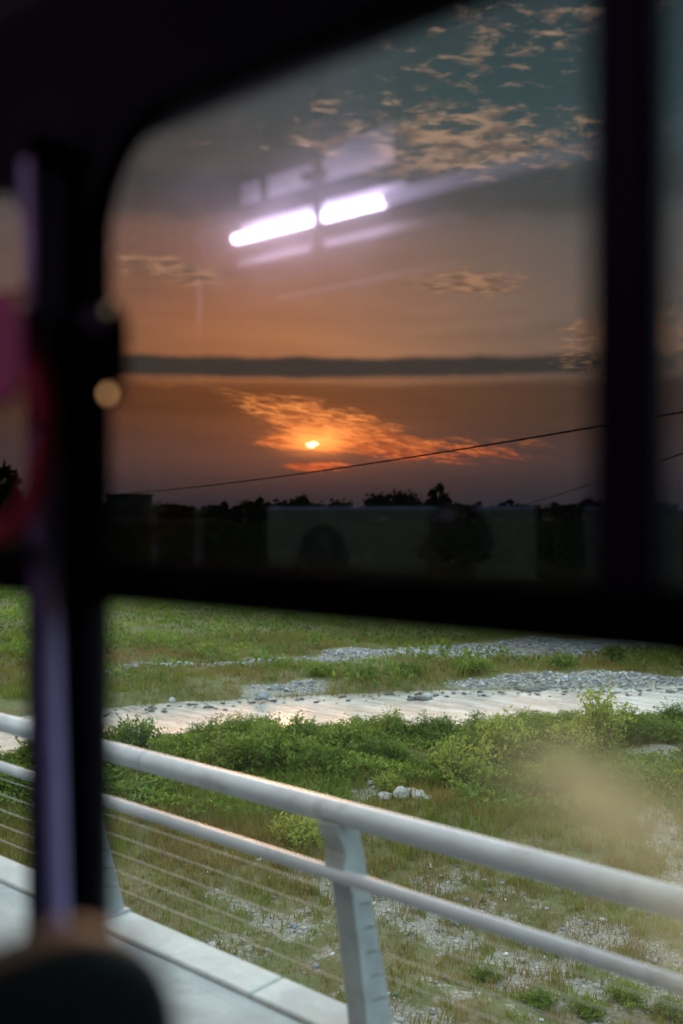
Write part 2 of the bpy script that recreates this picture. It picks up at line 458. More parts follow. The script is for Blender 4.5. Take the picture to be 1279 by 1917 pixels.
def npobj(name, me, loc=(0, 0, 0), parent=None):
    o = bpy.data.objects.new(name, me); COL.objects.link(o); o.location = loc
    if parent is not None: o.parent = parent
    return o

# ------------------------------------------------------------------ terrain
def river_c(s): return np.interp(s, [-60, -20, -8.3, -6.5, 0, 5, 11, 25, 60], [14, 21.5, 26.6, 27.9, 29.6, 30.4, 31.1, 32.5, 36])
def river_w(s): return np.interp(s, [-60, -10, -6, 0, 11, 60], [3.6, 3.2, 3.0, 3.15, 3.1, 3.0])   # half width
def wob(s, t, f, ph): return np.sin(s * f + ph) * np.cos(t * f * 1.13 + ph * 1.7) + 0.5 * np.sin(s * f * 2.3 + t * f * 1.7 + ph * 3)
def gravel_mask(s, t):
    c1 = 39.6 + 0.33 * s; w1 = np.clip(0.5 + (s + 7) * 0.125, 0.3, 2.5)
    c1 = c1 + 0.5 * wob(s, t, 0.5, 1.0)
    g1 = np.exp(-((t - c1) / w1) ** 4) * (s > -9)
    far = river_c(s) + river_w(s)
    on = np.clip((s - 2.5) / 2.5, 0, 1) + np.exp(-((s + 1.9) / 1.5) ** 4)
    g2 = np.exp(-((t - far - 0.9) / (0.8 + 0.35 * wob(s, t, 0.7, 2.0))) ** 4) * np.clip(on, 0, 1)
    g3 = np.exp(-((t - 23.6) / 0.8) ** 4) * np.exp(-((s - 8.2) / 2.0) ** 4)
    g4 = np.exp(-((t - 18.2) / 2.6) ** 4) * np.exp(-((s - 5.9 - 0.1 * (t - 18)) / 0.55) ** 4) * 0.8
    g5 = np.exp(-((t - 20.3) / 0.5) ** 4) * np.exp(-((s - 1.0) / 0.9) ** 4) * 0.8
    near = np.clip((17.8 - t) / 2.0, 0, 1) * (t > 5) * np.clip(0.45 + 0.30 * wob(s, t, 1.25, 4.0) + 0.26 * wob(s, t, 2.9, 0.5) + 0.24 * wob(s, t, 6.1, 1.5), 0, 1) * np.clip((s + 4.5) / 3, 0.25, 1)
    brk = np.clip(1.4 + 0.5 * wob(s, t, 1.1, 2.4), 0, 1)
    return np.clip((g1 + g2) * brk + g3 * 0.8 + g4 * 0.7 + g5 + near * 0.9, 0, 1)
def height(s, t):
    d = (t - river_c(s)) / river_w(s)
    ch = -0.75 * np.exp(-(d * 0.95) ** 4)
    ampl = np.clip(1 - np.exp(-(d * 0.7) ** 4), 0, 1)
    h = 0.10 * wob(s, t, 0.55, 0.3) + 0.06 * wob(s, t, 1.4, 2.2) + 0.025 * wob(s, t, 3.7, 1.1)
    far_rise = np.clip((t - 46) / 40, 0, 1) * 0.5
    near_fl = np.clip((t - 2) / 6, 0, 1)
    return ch + h * ampl * near_fl + far_rise * 0.6 + 0.05 * ampl

def axis_pts(lo, hi, fine_lo, fine_hi, step, growth=1.18):
    a = list(np.arange(fine_lo, fine_hi + 1e-6, step)); st_ = step; p = fine_hi
    while p < hi: st_ *= growth; p += st_; a.append(p)
    st_ = step; p = fine_lo; b = []
    while p > lo: st_ *= growth; p -= st_; b.append(p)
    return np.array(b[::-1] + a)
S_ = axis_pts(-3500, 3500, -18, 20, 0.2); T_ = axis_pts(-1500, 5000, 8, 46, 0.2)
SS, TT = np.meshgrid(S_, T_)
HH = height(SS, TT)
PX = FW.x * TT + RT.x * SS; PY = FW.y * TT + RT.y * SS
V = np.stack([PX.ravel(), PY.ravel(), HH.ravel()], 1)
nx, ny = len(S_), len(T_)
idx = np.arange(nx * ny).reshape(ny, nx)
quads = np.stack([idx[:-1, :-1].ravel(), idx[:-1, 1:].ravel(), idx[1:, 1:].ravel(), idx[1:, :-1].ravel()], 1)

m, t, b = newmat('river_ground')
co = t.nodes.new('ShaderNodeTexCoord').outputs['Object']
at_ = t.nodes.new('ShaderNodeAttribute'); at_.attribute_name = 'tone'; g = X(at_.outputs['Fac'])
n1 = noise(co, 0.9, 7, 0.68, 0.3); n2 = noise(co, 7.0, 6, 0.7); n3 = noise(co, 38.0, 3, 0.6)
soil = mixc(smooth(n1, 0.35, 0.65), (0.14, 0.11, 0.052), (0.105, 0.12, 0.04))
soil = mixc(smooth(n2, 0.45, 0.7) * 0.55, soil, (0.25, 0.195, 0.115))
vor = t.nodes.new('ShaderNodeTexVoronoi'); vor.inputs['Scale'].default_value = 16.0; t.links.new(co, vor.inputs['Vector'])
grv = mixc(smooth(n3, 0.3, 0.7), (0.20, 0.18, 0.14), (0.43, 0.39, 0.32))
grv = mixc(smooth(X(vor.outputs['Distance']), 0.2, 0.7) * 0.5, grv, (0.10, 0.09, 0.075))
gm = smooth(g + (n2 - 0.5) * 0.9 + (n3 - 0.5) * 0.3, 0.38, 0.62)
c = mixc(gm, soil, grv)
t.links.new(c, b.inputs['Base Color']); b.inputs['Roughness'].default_value = 0.95; b.inputs['Specular IOR Level'].default_value = 0.2
bn = t.nodes.new('ShaderNodeBump'); bn.inputs['Strength'].default_value = 0.8; bn.inputs['Distance'].default_value = 0.06
t.links.new((n2 + n3 * 0.6).v, bn.inputs['Height']); t.links.new(bn.outputs[0], b.inputs['Normal'])
MATS['river_ground'] = m
ground = npobj('ground', npmesh('ground', V, quads, None, 'river_ground', gravel_mask(SS, TT).ravel(), True))
tag(ground, 'grassy river plain of soil and pale gravel reaching the horizon', 'ground', kind='structure')

# water
WZ = -0.20
m, t, b = newmat('river_water')
co = t.nodes.new('ShaderNodeTexCoord').outputs['Object']
b.inputs['Base Color'].default_value = (0.10, 0.095, 0.08, 1); b.inputs['Roughness'].default_value = 0.20; b.inputs['IOR'].default_value = 1.36
b.inputs['Specular IOR Level'].default_value = 1.0
mp = t.nodes.new('ShaderNodeMapping'); mp.inputs['Rotation'].default_value = (0, 0, -YAW); mp.inputs['Scale'].default_value = (0.7, 2.6, 1); t.links.new(co, mp.inputs[0])
w1 = noise(mp.outputs[0], 1.6, 5, 0.6, 0.6); w2 = noise(mp.outputs[0], 7.0, 3, 0.6, 0.5)
calm = smooth(noise(co, 0.35, 3), 0.35, 0.65)
t.links.new(mixc(smooth(noise(mp.outputs[0], 0.8, 5, 0.7), 0.40, 0.70) * 0.9, (0.31, 0.275, 0.23), (0.56, 0.515, 0.455)), b.inputs['Base Color'])
bn = t.nodes.new('ShaderNodeBump'); bn.inputs['Strength'].default_value = 1.0; bn.inputs['Distance'].default_value = 0.18
t.links.new(((w1 + w2 * 0.4) * (calm * 0.6 + 0.5)).v, bn.inputs['Height']); t.links.new(bn.outputs[0], b.inputs['Normal'])
MATS['river_water'] = m
ss = np.linspace(-70, 70, 281)
VV = []
for k in np.linspace(-1.45, 1.45, 15):
    tt = river_c(ss) + river_w(ss) * k
    VV.append(np.stack([FW.x * tt + RT.x * ss, FW.y * tt + RT.y * ss, np.full_like(ss, WZ)], 1))
VV = np.concatenate(VV); ii = np.arange(15 * 281).reshape(15, 281)
wq = np.stack([ii[:-1, :-1].ravel(), ii[:-1, 1:].ravel(), ii[1:, 1:].ravel(), ii[1:, :-1].ravel()], 1)
water = npobj('river_water', npmesh('river_water', VV, wq, None, 'river_water', None, True))
tag(water, 'shallow rippled river shining with sunset light', 'river', kind='structure')

# ------------------------------------------------------------------ bridge deck
def Z(z): return z + EYE.z
walk = MB().rbox((-60, 2.2, Z(-2.92)), (40, 3.822, Z(-2.72)), 0.012, 2).build('pavement', 'concrete_walk')
tag(walk, 'grey brushed concrete pavement along the bridge', 'pavement', kind='structure')
edge = MB()
xx = -60.0
while xx < 40:
    edge.rbox((xx, 3.836, Z(-2.95)), (xx + 3.985, 4.10, Z(-2.70)), 0.014, 2); xx += 4.0
edge = edge.build('pavement_edge', 'concrete_edge')
tag(edge, 'pale concrete edge beam under the bridge railing', 'kerb', kind='structure')
road = MB().box((-60, -9, Z(-2.96)), (40, 2.196, Z(-2.90))).build('road', 'asphalt')
tag(road, 'dark asphalt road on the bridge', 'road', kind='structure')
deck = root('bridge_deck', (-10, 0, 0))
MB().box((-60, -9.3, Z(-3.55)), (40, 4.06, Z(-2.97))).build('slab', 'concrete_walk', deck)
for px in (-34, -10, 14):
    MB().rbox((px - 0.5, -7, -1.2), (px + 0.5, 2.6, Z(-3.56)), 0.1).build('pier', 'concrete_walk', deck)
tag(deck, 'concrete bridge slab on piers carrying the road', 'bridge')

# ------------------------------------------------------------------ railing
rail = root('bridge_railing', (-10, 4.0, Z(-2.70)))
def rail_y(z): return 3.70 + 0.215 * (-1.506 - z)       # leaning plane
MB().tube([(x, 3.70, Z(-1.506)) for x in np.linspace(-58, 38, 60)], 0.061, 20).build('top_rail', 'white_steel', rail, True)
for xj in np.arange(-57.4, 38, 5.85):
    MB().tube([(xj - 0.006, 3.70, Z(-1.506)), (xj + 0.006, 3.70, Z(-1.506))], 0.0622, 20).build('weld_joint', 'post_paint', rail, True)
MB().tube([(x, 3.695, Z(-1.815)) for x in np.linspace(-58, 38, 60)], 0.034, 16).build('lower_rail', 'white_steel', rail, True)
wz = [-1.98, -2.11, -2.24, -2.37, -2.50]
for z in wz:
    MB().tube([(x, rail_y(z) + 0.05, Z(z)) for x in np.linspace(-58, 38, 40)], 0.0027, 6).build('cable', 'cable_steel', rail, True)
# post profile (Y, Z): tapered plate with a hooked nose that carries the lower rail
def prof(front, back): return front + back[::-1]
fr_ = [(3.635, -1.548), (3.645, -1.60), (3.685, -1.66), (3.70, -1.70), (3.690, -1.75), (3.682, -1.79), (3.725, -1.845), (3.752, -1.93), (3.80, -2.2), (3.85, -2.5), (3.875, -2.695)]
bk_ = [(3.790, -1.545), (3.812, -1.62), (3.838, -1.72), (3.871, -1.85), (3.935, -2.1), (4.012, -2.4), (4.088, -2.695)]
pp = [(y, Z(z)) for y, z in prof(fr_, bk_)]
for k, xc in enumerate([-3.255 + 2.29 * i for i in range(-12, 9)]):
    po = MB().prism(pp, 0, xc - 0.065, xc + 0.065).build('post', 'post_paint', rail)
    bv = po.modifiers.new('bevel', 'BEVEL'); bv.width = 0.006; bv.segments = 2; bv.limit_method = 'ANGLE'
    MB().rbox((xc - 0.12, 3.855, Z(-2.699)), (xc + 0.12, 4.095, Z(-2.682)), 0.004, 1).build('base_plate', 'post_paint', po)
    if abs(k - 12) < 4:
        for z in wz:
            yb = rail_y(z) + 0.05
            MB().add([(xc + 0.0658, yb - 0.05, Z(z - 0.006)), (xc + 0.0658, yb + 0.06, Z(z - 0.029)), (xc + 0.0658, yb + 0.06, Z(z - 0.022)), (xc + 0.0658, yb - 0.05, Z(z + 0.000)),
                      (xc + 0.060, yb - 0.05, Z(z - 0.006)), (xc + 0.060, yb + 0.06, Z(z - 0.029)), (xc + 0.060, yb + 0.06, Z(z - 0.022)), (xc + 0.060, yb - 0.05, Z(z + 0.000))],
                     [(0,1,2,3),(7,6,5,4),(0,4,5,1),(1,5,6,2),(2,6,7,3),(3,7,4,0)]).build('cable_slot', 'slot_dark', po)
tag(rail, 'white tubular bridge railing with leaning posts and thin steel cables', 'railing')

# ------------------------------------------------------------------ bus shell
DW = 0.80                       # eye to the near window wall
bus = root('bus', (-2.0, -0.4, Z(-2.9)))
tag(bus, 'dark bus interior with bronze tinted windows looking out over the bridge', 'bus')
Y0, Y1 = DW, DW + 0.04
X_END0, X_END1 = -7.0, 2.4
FAR = -1.62
ZT, ZB = 0.513, -0.95            # window head and sill (relative to the eye)
HDR = 1.24
# near wall
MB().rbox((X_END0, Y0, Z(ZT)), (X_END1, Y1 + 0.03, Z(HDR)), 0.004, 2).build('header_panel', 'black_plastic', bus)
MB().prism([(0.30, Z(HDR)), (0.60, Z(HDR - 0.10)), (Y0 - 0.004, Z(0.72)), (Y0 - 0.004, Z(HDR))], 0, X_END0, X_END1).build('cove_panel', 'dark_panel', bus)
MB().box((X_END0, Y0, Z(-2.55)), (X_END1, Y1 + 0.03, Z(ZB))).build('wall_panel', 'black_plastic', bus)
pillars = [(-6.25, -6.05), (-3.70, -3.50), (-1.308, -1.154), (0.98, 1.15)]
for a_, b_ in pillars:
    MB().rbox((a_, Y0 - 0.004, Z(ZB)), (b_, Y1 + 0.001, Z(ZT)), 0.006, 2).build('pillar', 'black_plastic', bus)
wins = [(-6.05, -3.70), (-3.50, -1.308), (-1.154, 0.98)]
def fillet(cx, cz, sx, sz, r):
    pts = [(cx, cz)]
    for k in range(11):
        a = k / 10 * math.pi / 2
        pts.append((cx + sx * (r - r * math.cos(math.pi / 2 - a)) if False else cx + sx * r * (1 - math.sin(a)), cz + sz * r * (1 - math.cos(a))))
    return pts
for wi, (a_, b_) in enumerate(wins):
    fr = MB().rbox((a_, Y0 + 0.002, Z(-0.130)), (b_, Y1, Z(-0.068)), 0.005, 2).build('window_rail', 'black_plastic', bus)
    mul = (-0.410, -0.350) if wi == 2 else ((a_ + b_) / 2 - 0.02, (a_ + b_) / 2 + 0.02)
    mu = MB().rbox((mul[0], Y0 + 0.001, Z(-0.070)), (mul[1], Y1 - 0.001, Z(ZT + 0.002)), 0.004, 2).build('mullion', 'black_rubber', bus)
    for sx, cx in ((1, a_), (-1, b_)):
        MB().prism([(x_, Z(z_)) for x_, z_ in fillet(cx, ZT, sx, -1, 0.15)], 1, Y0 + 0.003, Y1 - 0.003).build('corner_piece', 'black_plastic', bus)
    for pa, pb in ((a_, mul[0]), (mul[1], b_)):
        film(MB().box((pa + 0.001, Y0 + 0.024, Z(-0.069)), (pb - 0.001, Y0 + 0.030, Z(ZT - 0.001))).build('upper_pane', 'bronze_glass', bus), -1)
    lp = MB().box((a_ + 0.001, Y0 + 0.024, Z(ZB + 0.001)), (b_ - 0.001, Y0 + 0.030, Z(-0.1305)))
    if wi == 2:
        # origin at the eye so that the dirt's place on the pane reads in plain metres
        o = lp.build('lower_pane', 'smeared_glass', bus)
        film(o, -1); o.data.transform(Matrix.Translation(ORG['bus'] - EYE)); o.location = EYE - ORG['bus']
    else: film(lp.build('lower_pane', 'clear_glass', bus), -1)
# far wall with its own windows, floor, ceiling, ends
MB().box((X_END0, FAR - 0.07, Z(0.46)), (X_END1, FAR, Z(HDR))).build('far_header_panel', 'dark_panel', bus)
MB().box((X_END0, FAR - 0.07, Z(-2.55)), (X_END1, FAR, Z(-0.27))).build('far_wall_panel', 'dark_panel', bus)
fw = [(-3.36, -1.885), (-1.72, -0.2), (0.0, 1.5)]
prev = X_END0
for a_, b_ in fw:
    MB().box((prev, FAR - 0.065, Z(-0.27)), (a_, FAR - 0.002, Z(0.46))).build('far_pillar', 'dark_panel', bus)
    film(MB().box((a_ + 0.001, FAR - 0.04, Z(-0.269)), (b_ - 0.001, FAR - 0.035, Z(0.459))).build('far_pane', 'far_glass', bus), 1)
    MB().rbox((a_ + 0.002, FAR - 0.030, Z(0.0)), (b_ - 0.002, FAR - 0.012, Z(0.459)), 0.004, 1).build('window_blind', 'dark_panel', bus)
    prev = b_
MB().box((prev, FAR - 0.065, Z(-0.27)), (X_END1, FAR - 0.002, Z(0.46))).build('far_pillar', 'dark_panel', bus)
MB().box((X_END0, FAR - 0.07, Z(HDR + 0.001)), (X_END1, Y1 + 0.03, Z(HDR + 0.10))).build('ceiling_panel', 'dark_ceiling', bus)
MB().box((X_END0, FAR + 0.001, Z(-1.32)), (X_END1, Y0 - 0.001, Z(-1.22))).build('floor_panel', 'floor_vinyl', bus)
MB().box((X_END0 - 0.06, FAR - 0.07, Z(-2.55)), (X_END0 - 0.001, Y1 + 0.03, Z(HDR + 0.10))).build('end_panel', 'dark_panel', bus)
MB().box((X_END1 + 0.001, FAR - 0.07, Z(-2.55)), (X_END1 + 0.06, Y1 + 0.03, Z(HDR + 0.10))).build('end_panel', 'dark_panel', bus)
for wx in (-5.4, 1.0):
    for wy in (FAR - 0.02, Y1 - 0.25):
        wh = MB().lathe((wx, wy, Z(-2.435)), [(0.20, 0.0), (0.42, -0.02), (0.46, 0.03), (0.46, 0.21), (0.42, 0.25), (0.20, 0.24)], 28, 'Y').build('wheel', 'black_rubber', bus, True)
        MB().lathe((wx, wy, Z(-2.435)), [(0.001, 0.05), (0.20, 0.02), (0.20, 0.22), (0.001, 0.19)], 20, 'Y').build('rim', 'steel', wh, True)
# latch on the near pillar
la = MB().rbox((-1.17, Y0 - 0.02, Z(0.165)), (-1.085, Y0 + 0.02, Z(0.257)), 0.008, 3).build('window_latch', 'black_rubber', bus)
emis('amber_glow', (1.0, 0.52, 0.22), 0.75)  # small glowing discs added for the warm blurred spots by the latch
emis('dim_glow', (0.75, 0.60, 0.18), 0.08)
for (x_, y_, r_, mm) in ((203, 737, 0.006, 'amber_glow'), (203, 581, 0.006, 'dim_glow')):
    p = on_y(x_, y_, Y0 - 0.020)
    il = MB().lathe(p, [(0.0005, -0.003), (r_ * 0.8, -0.0025), (r_, 0.0), (0.0005, 0.0005)], 18, 'Y').build('added_glow_disc', mm, la, True)
    MB().rbox((-1.165, p.y + 0.001, p.z - 0.010), (p.x + 0.009, p.y + 0.018, p.z + 0.010), 0.003, 2).build('lug', 'black_rubber', il)  # added behind the disc, hiding its glowing back from the pane

# ------------------------------------------------------------------ things inside the bus
# lilac grab pole in front of the near pillar
p0 = on_y(66, 300, 0.755); p1 = on_y(98, 1650, 0.755)
dd = (p1 - p0) / (p1.z - p0.z)
gp = root('grab_pole', (p1.x, p1.y, Z(-1.22)))
MB().tube([p0 + dd * (Z(0.495) - p0.z), p0 + dd * (Z(-1.20) - p0.z)], 0.0185, 18).build('tube', 'lilac_paint', gp, True)
MB().tube([p0 + dd * (Z(-1.20) - p0.z), p0 + dd * (Z(-1.219) - p0.z)], 0.04, 18).build('foot_flange', 'steel', gp, True)
MB().rbox(p0 + dd * (Z(0.47) - p0.z) + Vector((-0.024, -0.02, 0)), p0 + dd * (Z(0.47) - p0.z) + Vector((0.024, 0.042, 0.035)), 0.006, 2).build('top_bracket', 'black_plastic', gp, True)
tag(gp, 'lilac lit grab pole in front of the window pillar beside the red bag', 'pole')

# red bag hanging on the pole
hb = root('hanging_bag', on_y(-20, 745, 0.70))
YB = 0.705
def P(x, y, dy=0.0): return on_y(x, y, YB + dy)
MBb = MB()
prof_b = [(-150, 565), (-90, 548), (-20, 545), (25, 560), (42, 600), (44, 690), (34, 735), (0, 752), (-80, 755), (-150, 740)]
fro = [P(x, y, -0.03) for x, y in prof_b]; bak = [P(x, y, 0.025) for x, y in prof_b]; mid = [P(x * 1.0 + 8, y + (4 if y > 650 else -4), 0.0) for x, y in prof_b]
nb_ = len(prof_b)
MBb.add(fro + mid + bak, [tuple(range(nb_))[::-1], tuple(range(2 * nb_, 3 * nb_))] +
        [(k, (k + 1) % nb_, (k + 1) % nb_ + nb_, k + nb_) for k in range(nb_)] + [(k + nb_, (k + 1) % nb_ + nb_, (k + 1) % nb_ + 2 * nb_, k + 2 * nb_) for k in range(nb_)])
body = MBb.build('body', 'magenta_cloth', hb, True)
ell = []
for k in range(25):
    a = -0.45 * math.pi + k / 24 * 1.05 * math.pi
    ell.append(P(-15 + 98 * math.cos(a), 800 - 200 * -math.sin(a) * 1.0, -0.012))
MB().tube(ell, 0.014, 10).build('strap', 'red_webbing', hb, True)
MB().tube([P(20, 556), P(48, 545, 0.02), P(70, 548, 0.048)], 0.006, 8).build('hanging_loop', 'red_webbing', hb, True)
tag(hb, 'red and magenta cloth bag with a looped strap hanging on the lilac pole', 'bag')

# seats
def seat(name, x_back, y0, y1, ztop, label, group=None):
    """seat facing -X; x_back is the rear face of the backrest"""
    fl = -1.22
    r_ = root(name, (x_back - 0.25, (y0 + y1) / 2, Z(fl)))
    rc = 0.115; pr = [(y0, Z(fl + 0.46)), (y1, Z(fl + 0.46))]
    for k in range(9): a = k / 8 * math.pi / 2; pr.append((y1 - rc + rc * math.cos(a), Z(ztop) - rc + rc * math.sin(a)))
    for k in range(9): a = math.pi / 2 + k / 8 * math.pi / 2; pr.append((y0 + rc + rc * math.cos(a), Z(ztop) - rc + rc * math.sin(a)))
    o = MB().prism(pr, 0, x_back - 0.085, x_back).build('backrest', 'seat_vinyl', r_, True)
    bv = o.modifiers.new('bevel', 'BEVEL'); bv.width = 0.03; bv.segments = 5; bv.limit_method = 'ANGLE'; bv.angle_limit = R(50)
    MB().rbox((x_back - 0.50, y0 + 0.005, Z(fl + 0.38)), (x_back - 0.055, y1 - 0.005, Z(fl + 0.49)), 0.035, 4).build('cushion', 'seat_vinyl', r_, True)
    for (xa, ya) in ((x_back - 0.42, y0 + 0.05), (x_back - 0.42, y1 - 0.05), (x_back - 0.1, y0 + 0.05), (x_back - 0.1, y1 - 0.05)):
        MB().tube([(xa, ya, Z(fl + 0.40)), (xa, ya, Z(fl + 0.001))], 0.016, 10).build('leg', 'steel', r_, True)
    return tag(r_, label, 'seat', group)
seat('seat', -0.655, 0.06, 0.562, -0.340, 'black vinyl bus seat back with rounded corner in front of the window pillar', 'bus seats')
st1 = seat('seat', -2.36, -1.56, -1.02, -0.36, 'dark bus seat by the opposite window, mirrored faintly in the tinted pane', 'bus seats')
st2 = seat('seat', -1.42, -1.02, -0.56, -0.34, 'dark bus seat beside the aisle, mirrored faintly in the tinted pane', 'bus seats')

# seated passengers, seen only as mirrored silhouettes
def person(name, x, y, ztop, shirt, label, wide=1.0):
    """x,y: pelvis; ztop: top of head relative to the eye; faces -X"""
    r_ = root(name, (x, y, Z(-1.22)))
    zt = Z(ztop); hh = 0.235
    W = wide
    zs = zt - 0.33          # shoulder line
    zp = Z(-0.68)           # pelvis
    J = {}
    pts = []; rad = []; ed = []
    def v(p, rr, par=None):
        pts.append(p); rad.append(rr)
        if par is not None: ed.append((par, len(pts) - 1))
        return len(pts) - 1
    pel = v((x, y, zp), (0.15 * W, 0.13))
    bel = v((x - 0.01, y, zp + 0.14), (0.145 * W, 0.115), pel)
    che = v((x + 0.02, y, (zp + zs) / 2 + 0.10), (0.16 * W, 0.12), bel)
    upc = v((x + 0.03, y, zs - 0.02), (0.12 * W, 0.09), che)
    nk = v((x + 0.01, y, zs + 0.07), (0.055, 0.055), upc)
    ja = v((x - 0.02, y, zs + 0.14), (0.075, 0.085), nk)
    sk = v((x - 0.015, y, zs + 0.22), (0.085, 0.10), ja)
    tp = v((x - 0.01, y, zt - 0.05), (0.07, 0.08), sk)
    for s_ in (-1, 1):
        sh = v((x + 0.02, y + s_ * 0.17 * W, zs - 0.03), (0.062, 0.062), upc)
        eb = v((x - 0.03, y + s_ * 0.23 * W, zs - 0.30), (0.045, 0.045), sh)
        wr = v((x - 0.25, y + s_ * 0.14, zp + 0.10), (0.028, 0.03), eb)
        pm = v((x - 0.32, y + s_ * 0.12, zp + 0.075), (0.036, 0.018), wr)
        for q_ in range(4):
            f1 = v((x - 0.37, y + s_ * (0.12 + (q_ - 1.5) * 0.021), zp + 0.075), (0.009, 0.009), pm)
            v((x - 0.405 + abs(q_ - 1.5) * 0.006, y + s_ * (0.12 + (q_ - 1.5) * 0.021), zp + 0.055), (0.007, 0.007), f1)
        th = v((x - 0.335, y + s_ * (0.12 - 0.045), zp + 0.075), (0.010, 0.010), pm)
        v((x - 0.365, y + s_ * (0.12 - 0.06), zp + 0.06), (0.008, 0.008), th)
        hp = v((x - 0.05, y + s_ * 0.09, zp - 0.01), (0.085, 0.085), pel)
        kn = v((x - 0.44, y + s_ * 0.11, zp + 0.0), (0.06, 0.06), hp)
        an = v((x - 0.43, y + s_ * 0.11, Z(-1.12)), (0.038, 0.042), kn)
        v((x - 0.57, y + s_ * 0.12, Z(-1.185)), (0.04, 0.03), an)
    me = bpy.data.meshes.new('body'); me.from_pydata([Vector(p) - ORG[r_.name] for p in pts], ed, [])
    bm = bmesh.new(); bm.from_mesh(me); L = bm.verts.layers.skin.verify(); bm.verts.ensure_lookup_table()
    for i, vv in enumerate(bm.verts):
        vv[L].radius = rad[i]; vv[L].use_root = (i == 0)
    bm.to_mesh(me); bm.free()
    me.materials.append(MATS['skin'])
    bo = bpy.data.objects.new('body', me); COL.objects.link(bo); bo.parent = r_; ORG[bo.name] = ORG[r_.name]
    sm = bo.modifiers.new('skin', 'SKIN'); sm.use_smooth_shade = True
    sb = bo.modifiers.new('subdivision', 'SUBSURF'); sb.levels = sb.render_levels = 2
    c = Vector((x - 0.015, y, zt - 0.115))
    # hair cap, nose, ears, shirt and trousers
    hv = []; hf = []; nn_ = 20; mm_ = 9
    for i in range(mm_):
        ph = i / (mm_ - 1) * 2.0
        for k in range(nn_):
            a = 2 * math.pi * k / nn_
            dz = math.cos(ph) * 0.122; rr = math.sin(ph)
            px_h = math.cos(a) * rr * 0.112 + 0.016
            wob_ = 1 + 0.05 * math.sin(5 * a + 3 * i)
            cut = 0.055 if math.cos(a) < -0.35 and ph > 1.2 else 0.0
            hv.append(c + Vector((px_h * wob_ + cut, math.sin(a) * rr * 0.100 * wob_, dz)))
    for i in range(mm_ - 1):
        for k in range(nn_):
            a_, b_ = i * nn_ + k, i * nn_ + (k + 1) % nn_; hf.append((a_, b_, b_ + nn_, a_ + nn_))
    MB().add(hv, hf).build('hair', 'hair', r_, True)
    MB().tube([c + Vector((-0.098, 0, 0.0)), c + Vector((-0.122, 0, -0.04)), c + Vector((-0.10, 0, -0.05))], [0.008, 0.014, 0.010], 8).build('nose', 'skin', r_, True)
    for s_ in (-1, 1):
        MB().rbox(c + Vector((-0.012, s_ * 0.088 - 0.010, -0.055)), c + Vector((0.02, s_ * 0.088 + 0.010, 0.008)), 0.007, 2).build('ear', 'skin', r_, True)
        MB().rbox(c + Vector((-0.100, s_ * 0.034 - 0.014, -0.016)), c + Vector((-0.088, s_ * 0.034 + 0.014, -0.002)), 0.004, 2).build('eye', 'hair', r_, True)
    MB().rbox(c + Vector((-0.104, -0.024, -0.083)), c + Vector((-0.088, 0.024, -0.072)), 0.004, 2).build('mouth', 'red_webbing', r_, True)
    prof_s = [(0.17 * W, zp - 0.05), (0.175 * W, zp + 0.15), (0.19 * W, (zp + zs) / 2 + 0.1), (0.185 * W, zs - 0.06), (0.13 * W, zs + 0.01), (0.07, zs + 0.05), (0.062, zs + 0.065)]
    vs = []; fs = []
    for (rr, zz) in prof_s:
        for k in range(24):
            a = 2 * math.pi * k / 24; vs.append(Vector((x + 0.015 + math.cos(a) * rr * 0.78, y + math.sin(a) * rr * 1.12, zz)))
    for i in range(len(prof_s) - 1):
        for k in range(24):
            a_, b_ = i * 24 + k, i * 24 + (k + 1) % 24; fs.append((a_, b_, b_ + 24, a_ + 24))
    sh = MB().add(vs, fs)
    for s_ in (-1, 1):
        sh.tube([(x + 0.02, y + s_ * 0.13 * W, zs - 0.025), (x + 0.02, y + s_ * 0.18 * W, zs - 0.05), (x - 0.01, y + s_ * 0.215 * W, zs - 0.17), (x - 0.03, y + s_ * 0.23 * W, zs - 0.27)], [0.07, 0.078, 0.070, 0.064], 14, False)
    sh.build('shirt', shirt, r_, True)
    tr_ = MB()
    for s_ in (-1, 1):
        tr_.tube([(x + 0.02, y + s_ * 0.075, zp - 0.01), (x - 0.2, y + s_ * 0.095, zp), (x - 0.43, y + s_ * 0.11, zp + 0.01), (x - 0.475, y + s_ * 0.11, zp - 0.06), (x - 0.44, y + s_ * 0.11, Z(-1.10))],
                 [0.11, 0.098, 0.078, 0.076, 0.062], 14, False)
    tr_.build('trousers', 'trousers', r_, True)
    return tag(r_, label, 'person')
person('person', -2.62, -1.25, -0.075, 'shirt_dark', 'seated passenger with short dark hair mirrored before the opposite window')
person('person', -1.68, -0.80, 0.005, 'shirt_grey', 'seated passenger in a grey top mirrored nearer the aisle', 1.08)

# ceiling lamp, mirrored in the tinted pane (image point -> mirrored place at distance Yv -> real place)
GL = DW + 0.024
def mir(x, y, Yv):
    p = on_y(x, y, Yv); return Vector((p.x, 2 * GL - p.y, p.z))
YL = 2.30
e0 = mir(437, 446, YL); e1 = mir(716, 381, YL)
zl = (e0.z + e1.z) / 2; yl = 2 * GL - YL
lamp = root('ceiling_lamp', (e0.x, yl, zl))
MB().rbox((e0.x, yl - 0.024, zl - 0.013), (e1.x, yl + 0.012, zl + 0.013), 0.011, 3).build('lit_cover', 'lit_tube', lamp, True)
MB().rbox((e1.x + 0.004, yl - 0.026, zl - 0.015), (e1.x + 1.30, yl + 0.020, zl + 0.022), 0.011, 3).build('unlit_cover', 'painted_spill', lamp, True)  # not lit itself; its fading glow is painted in the material
MB().box((e0.x - 1.6, yl + 0.040, zl + 0.026), (e1.x + 1.6, yl + 0.058, zl + 0.080)).build('fascia', 'black_plastic', lamp)
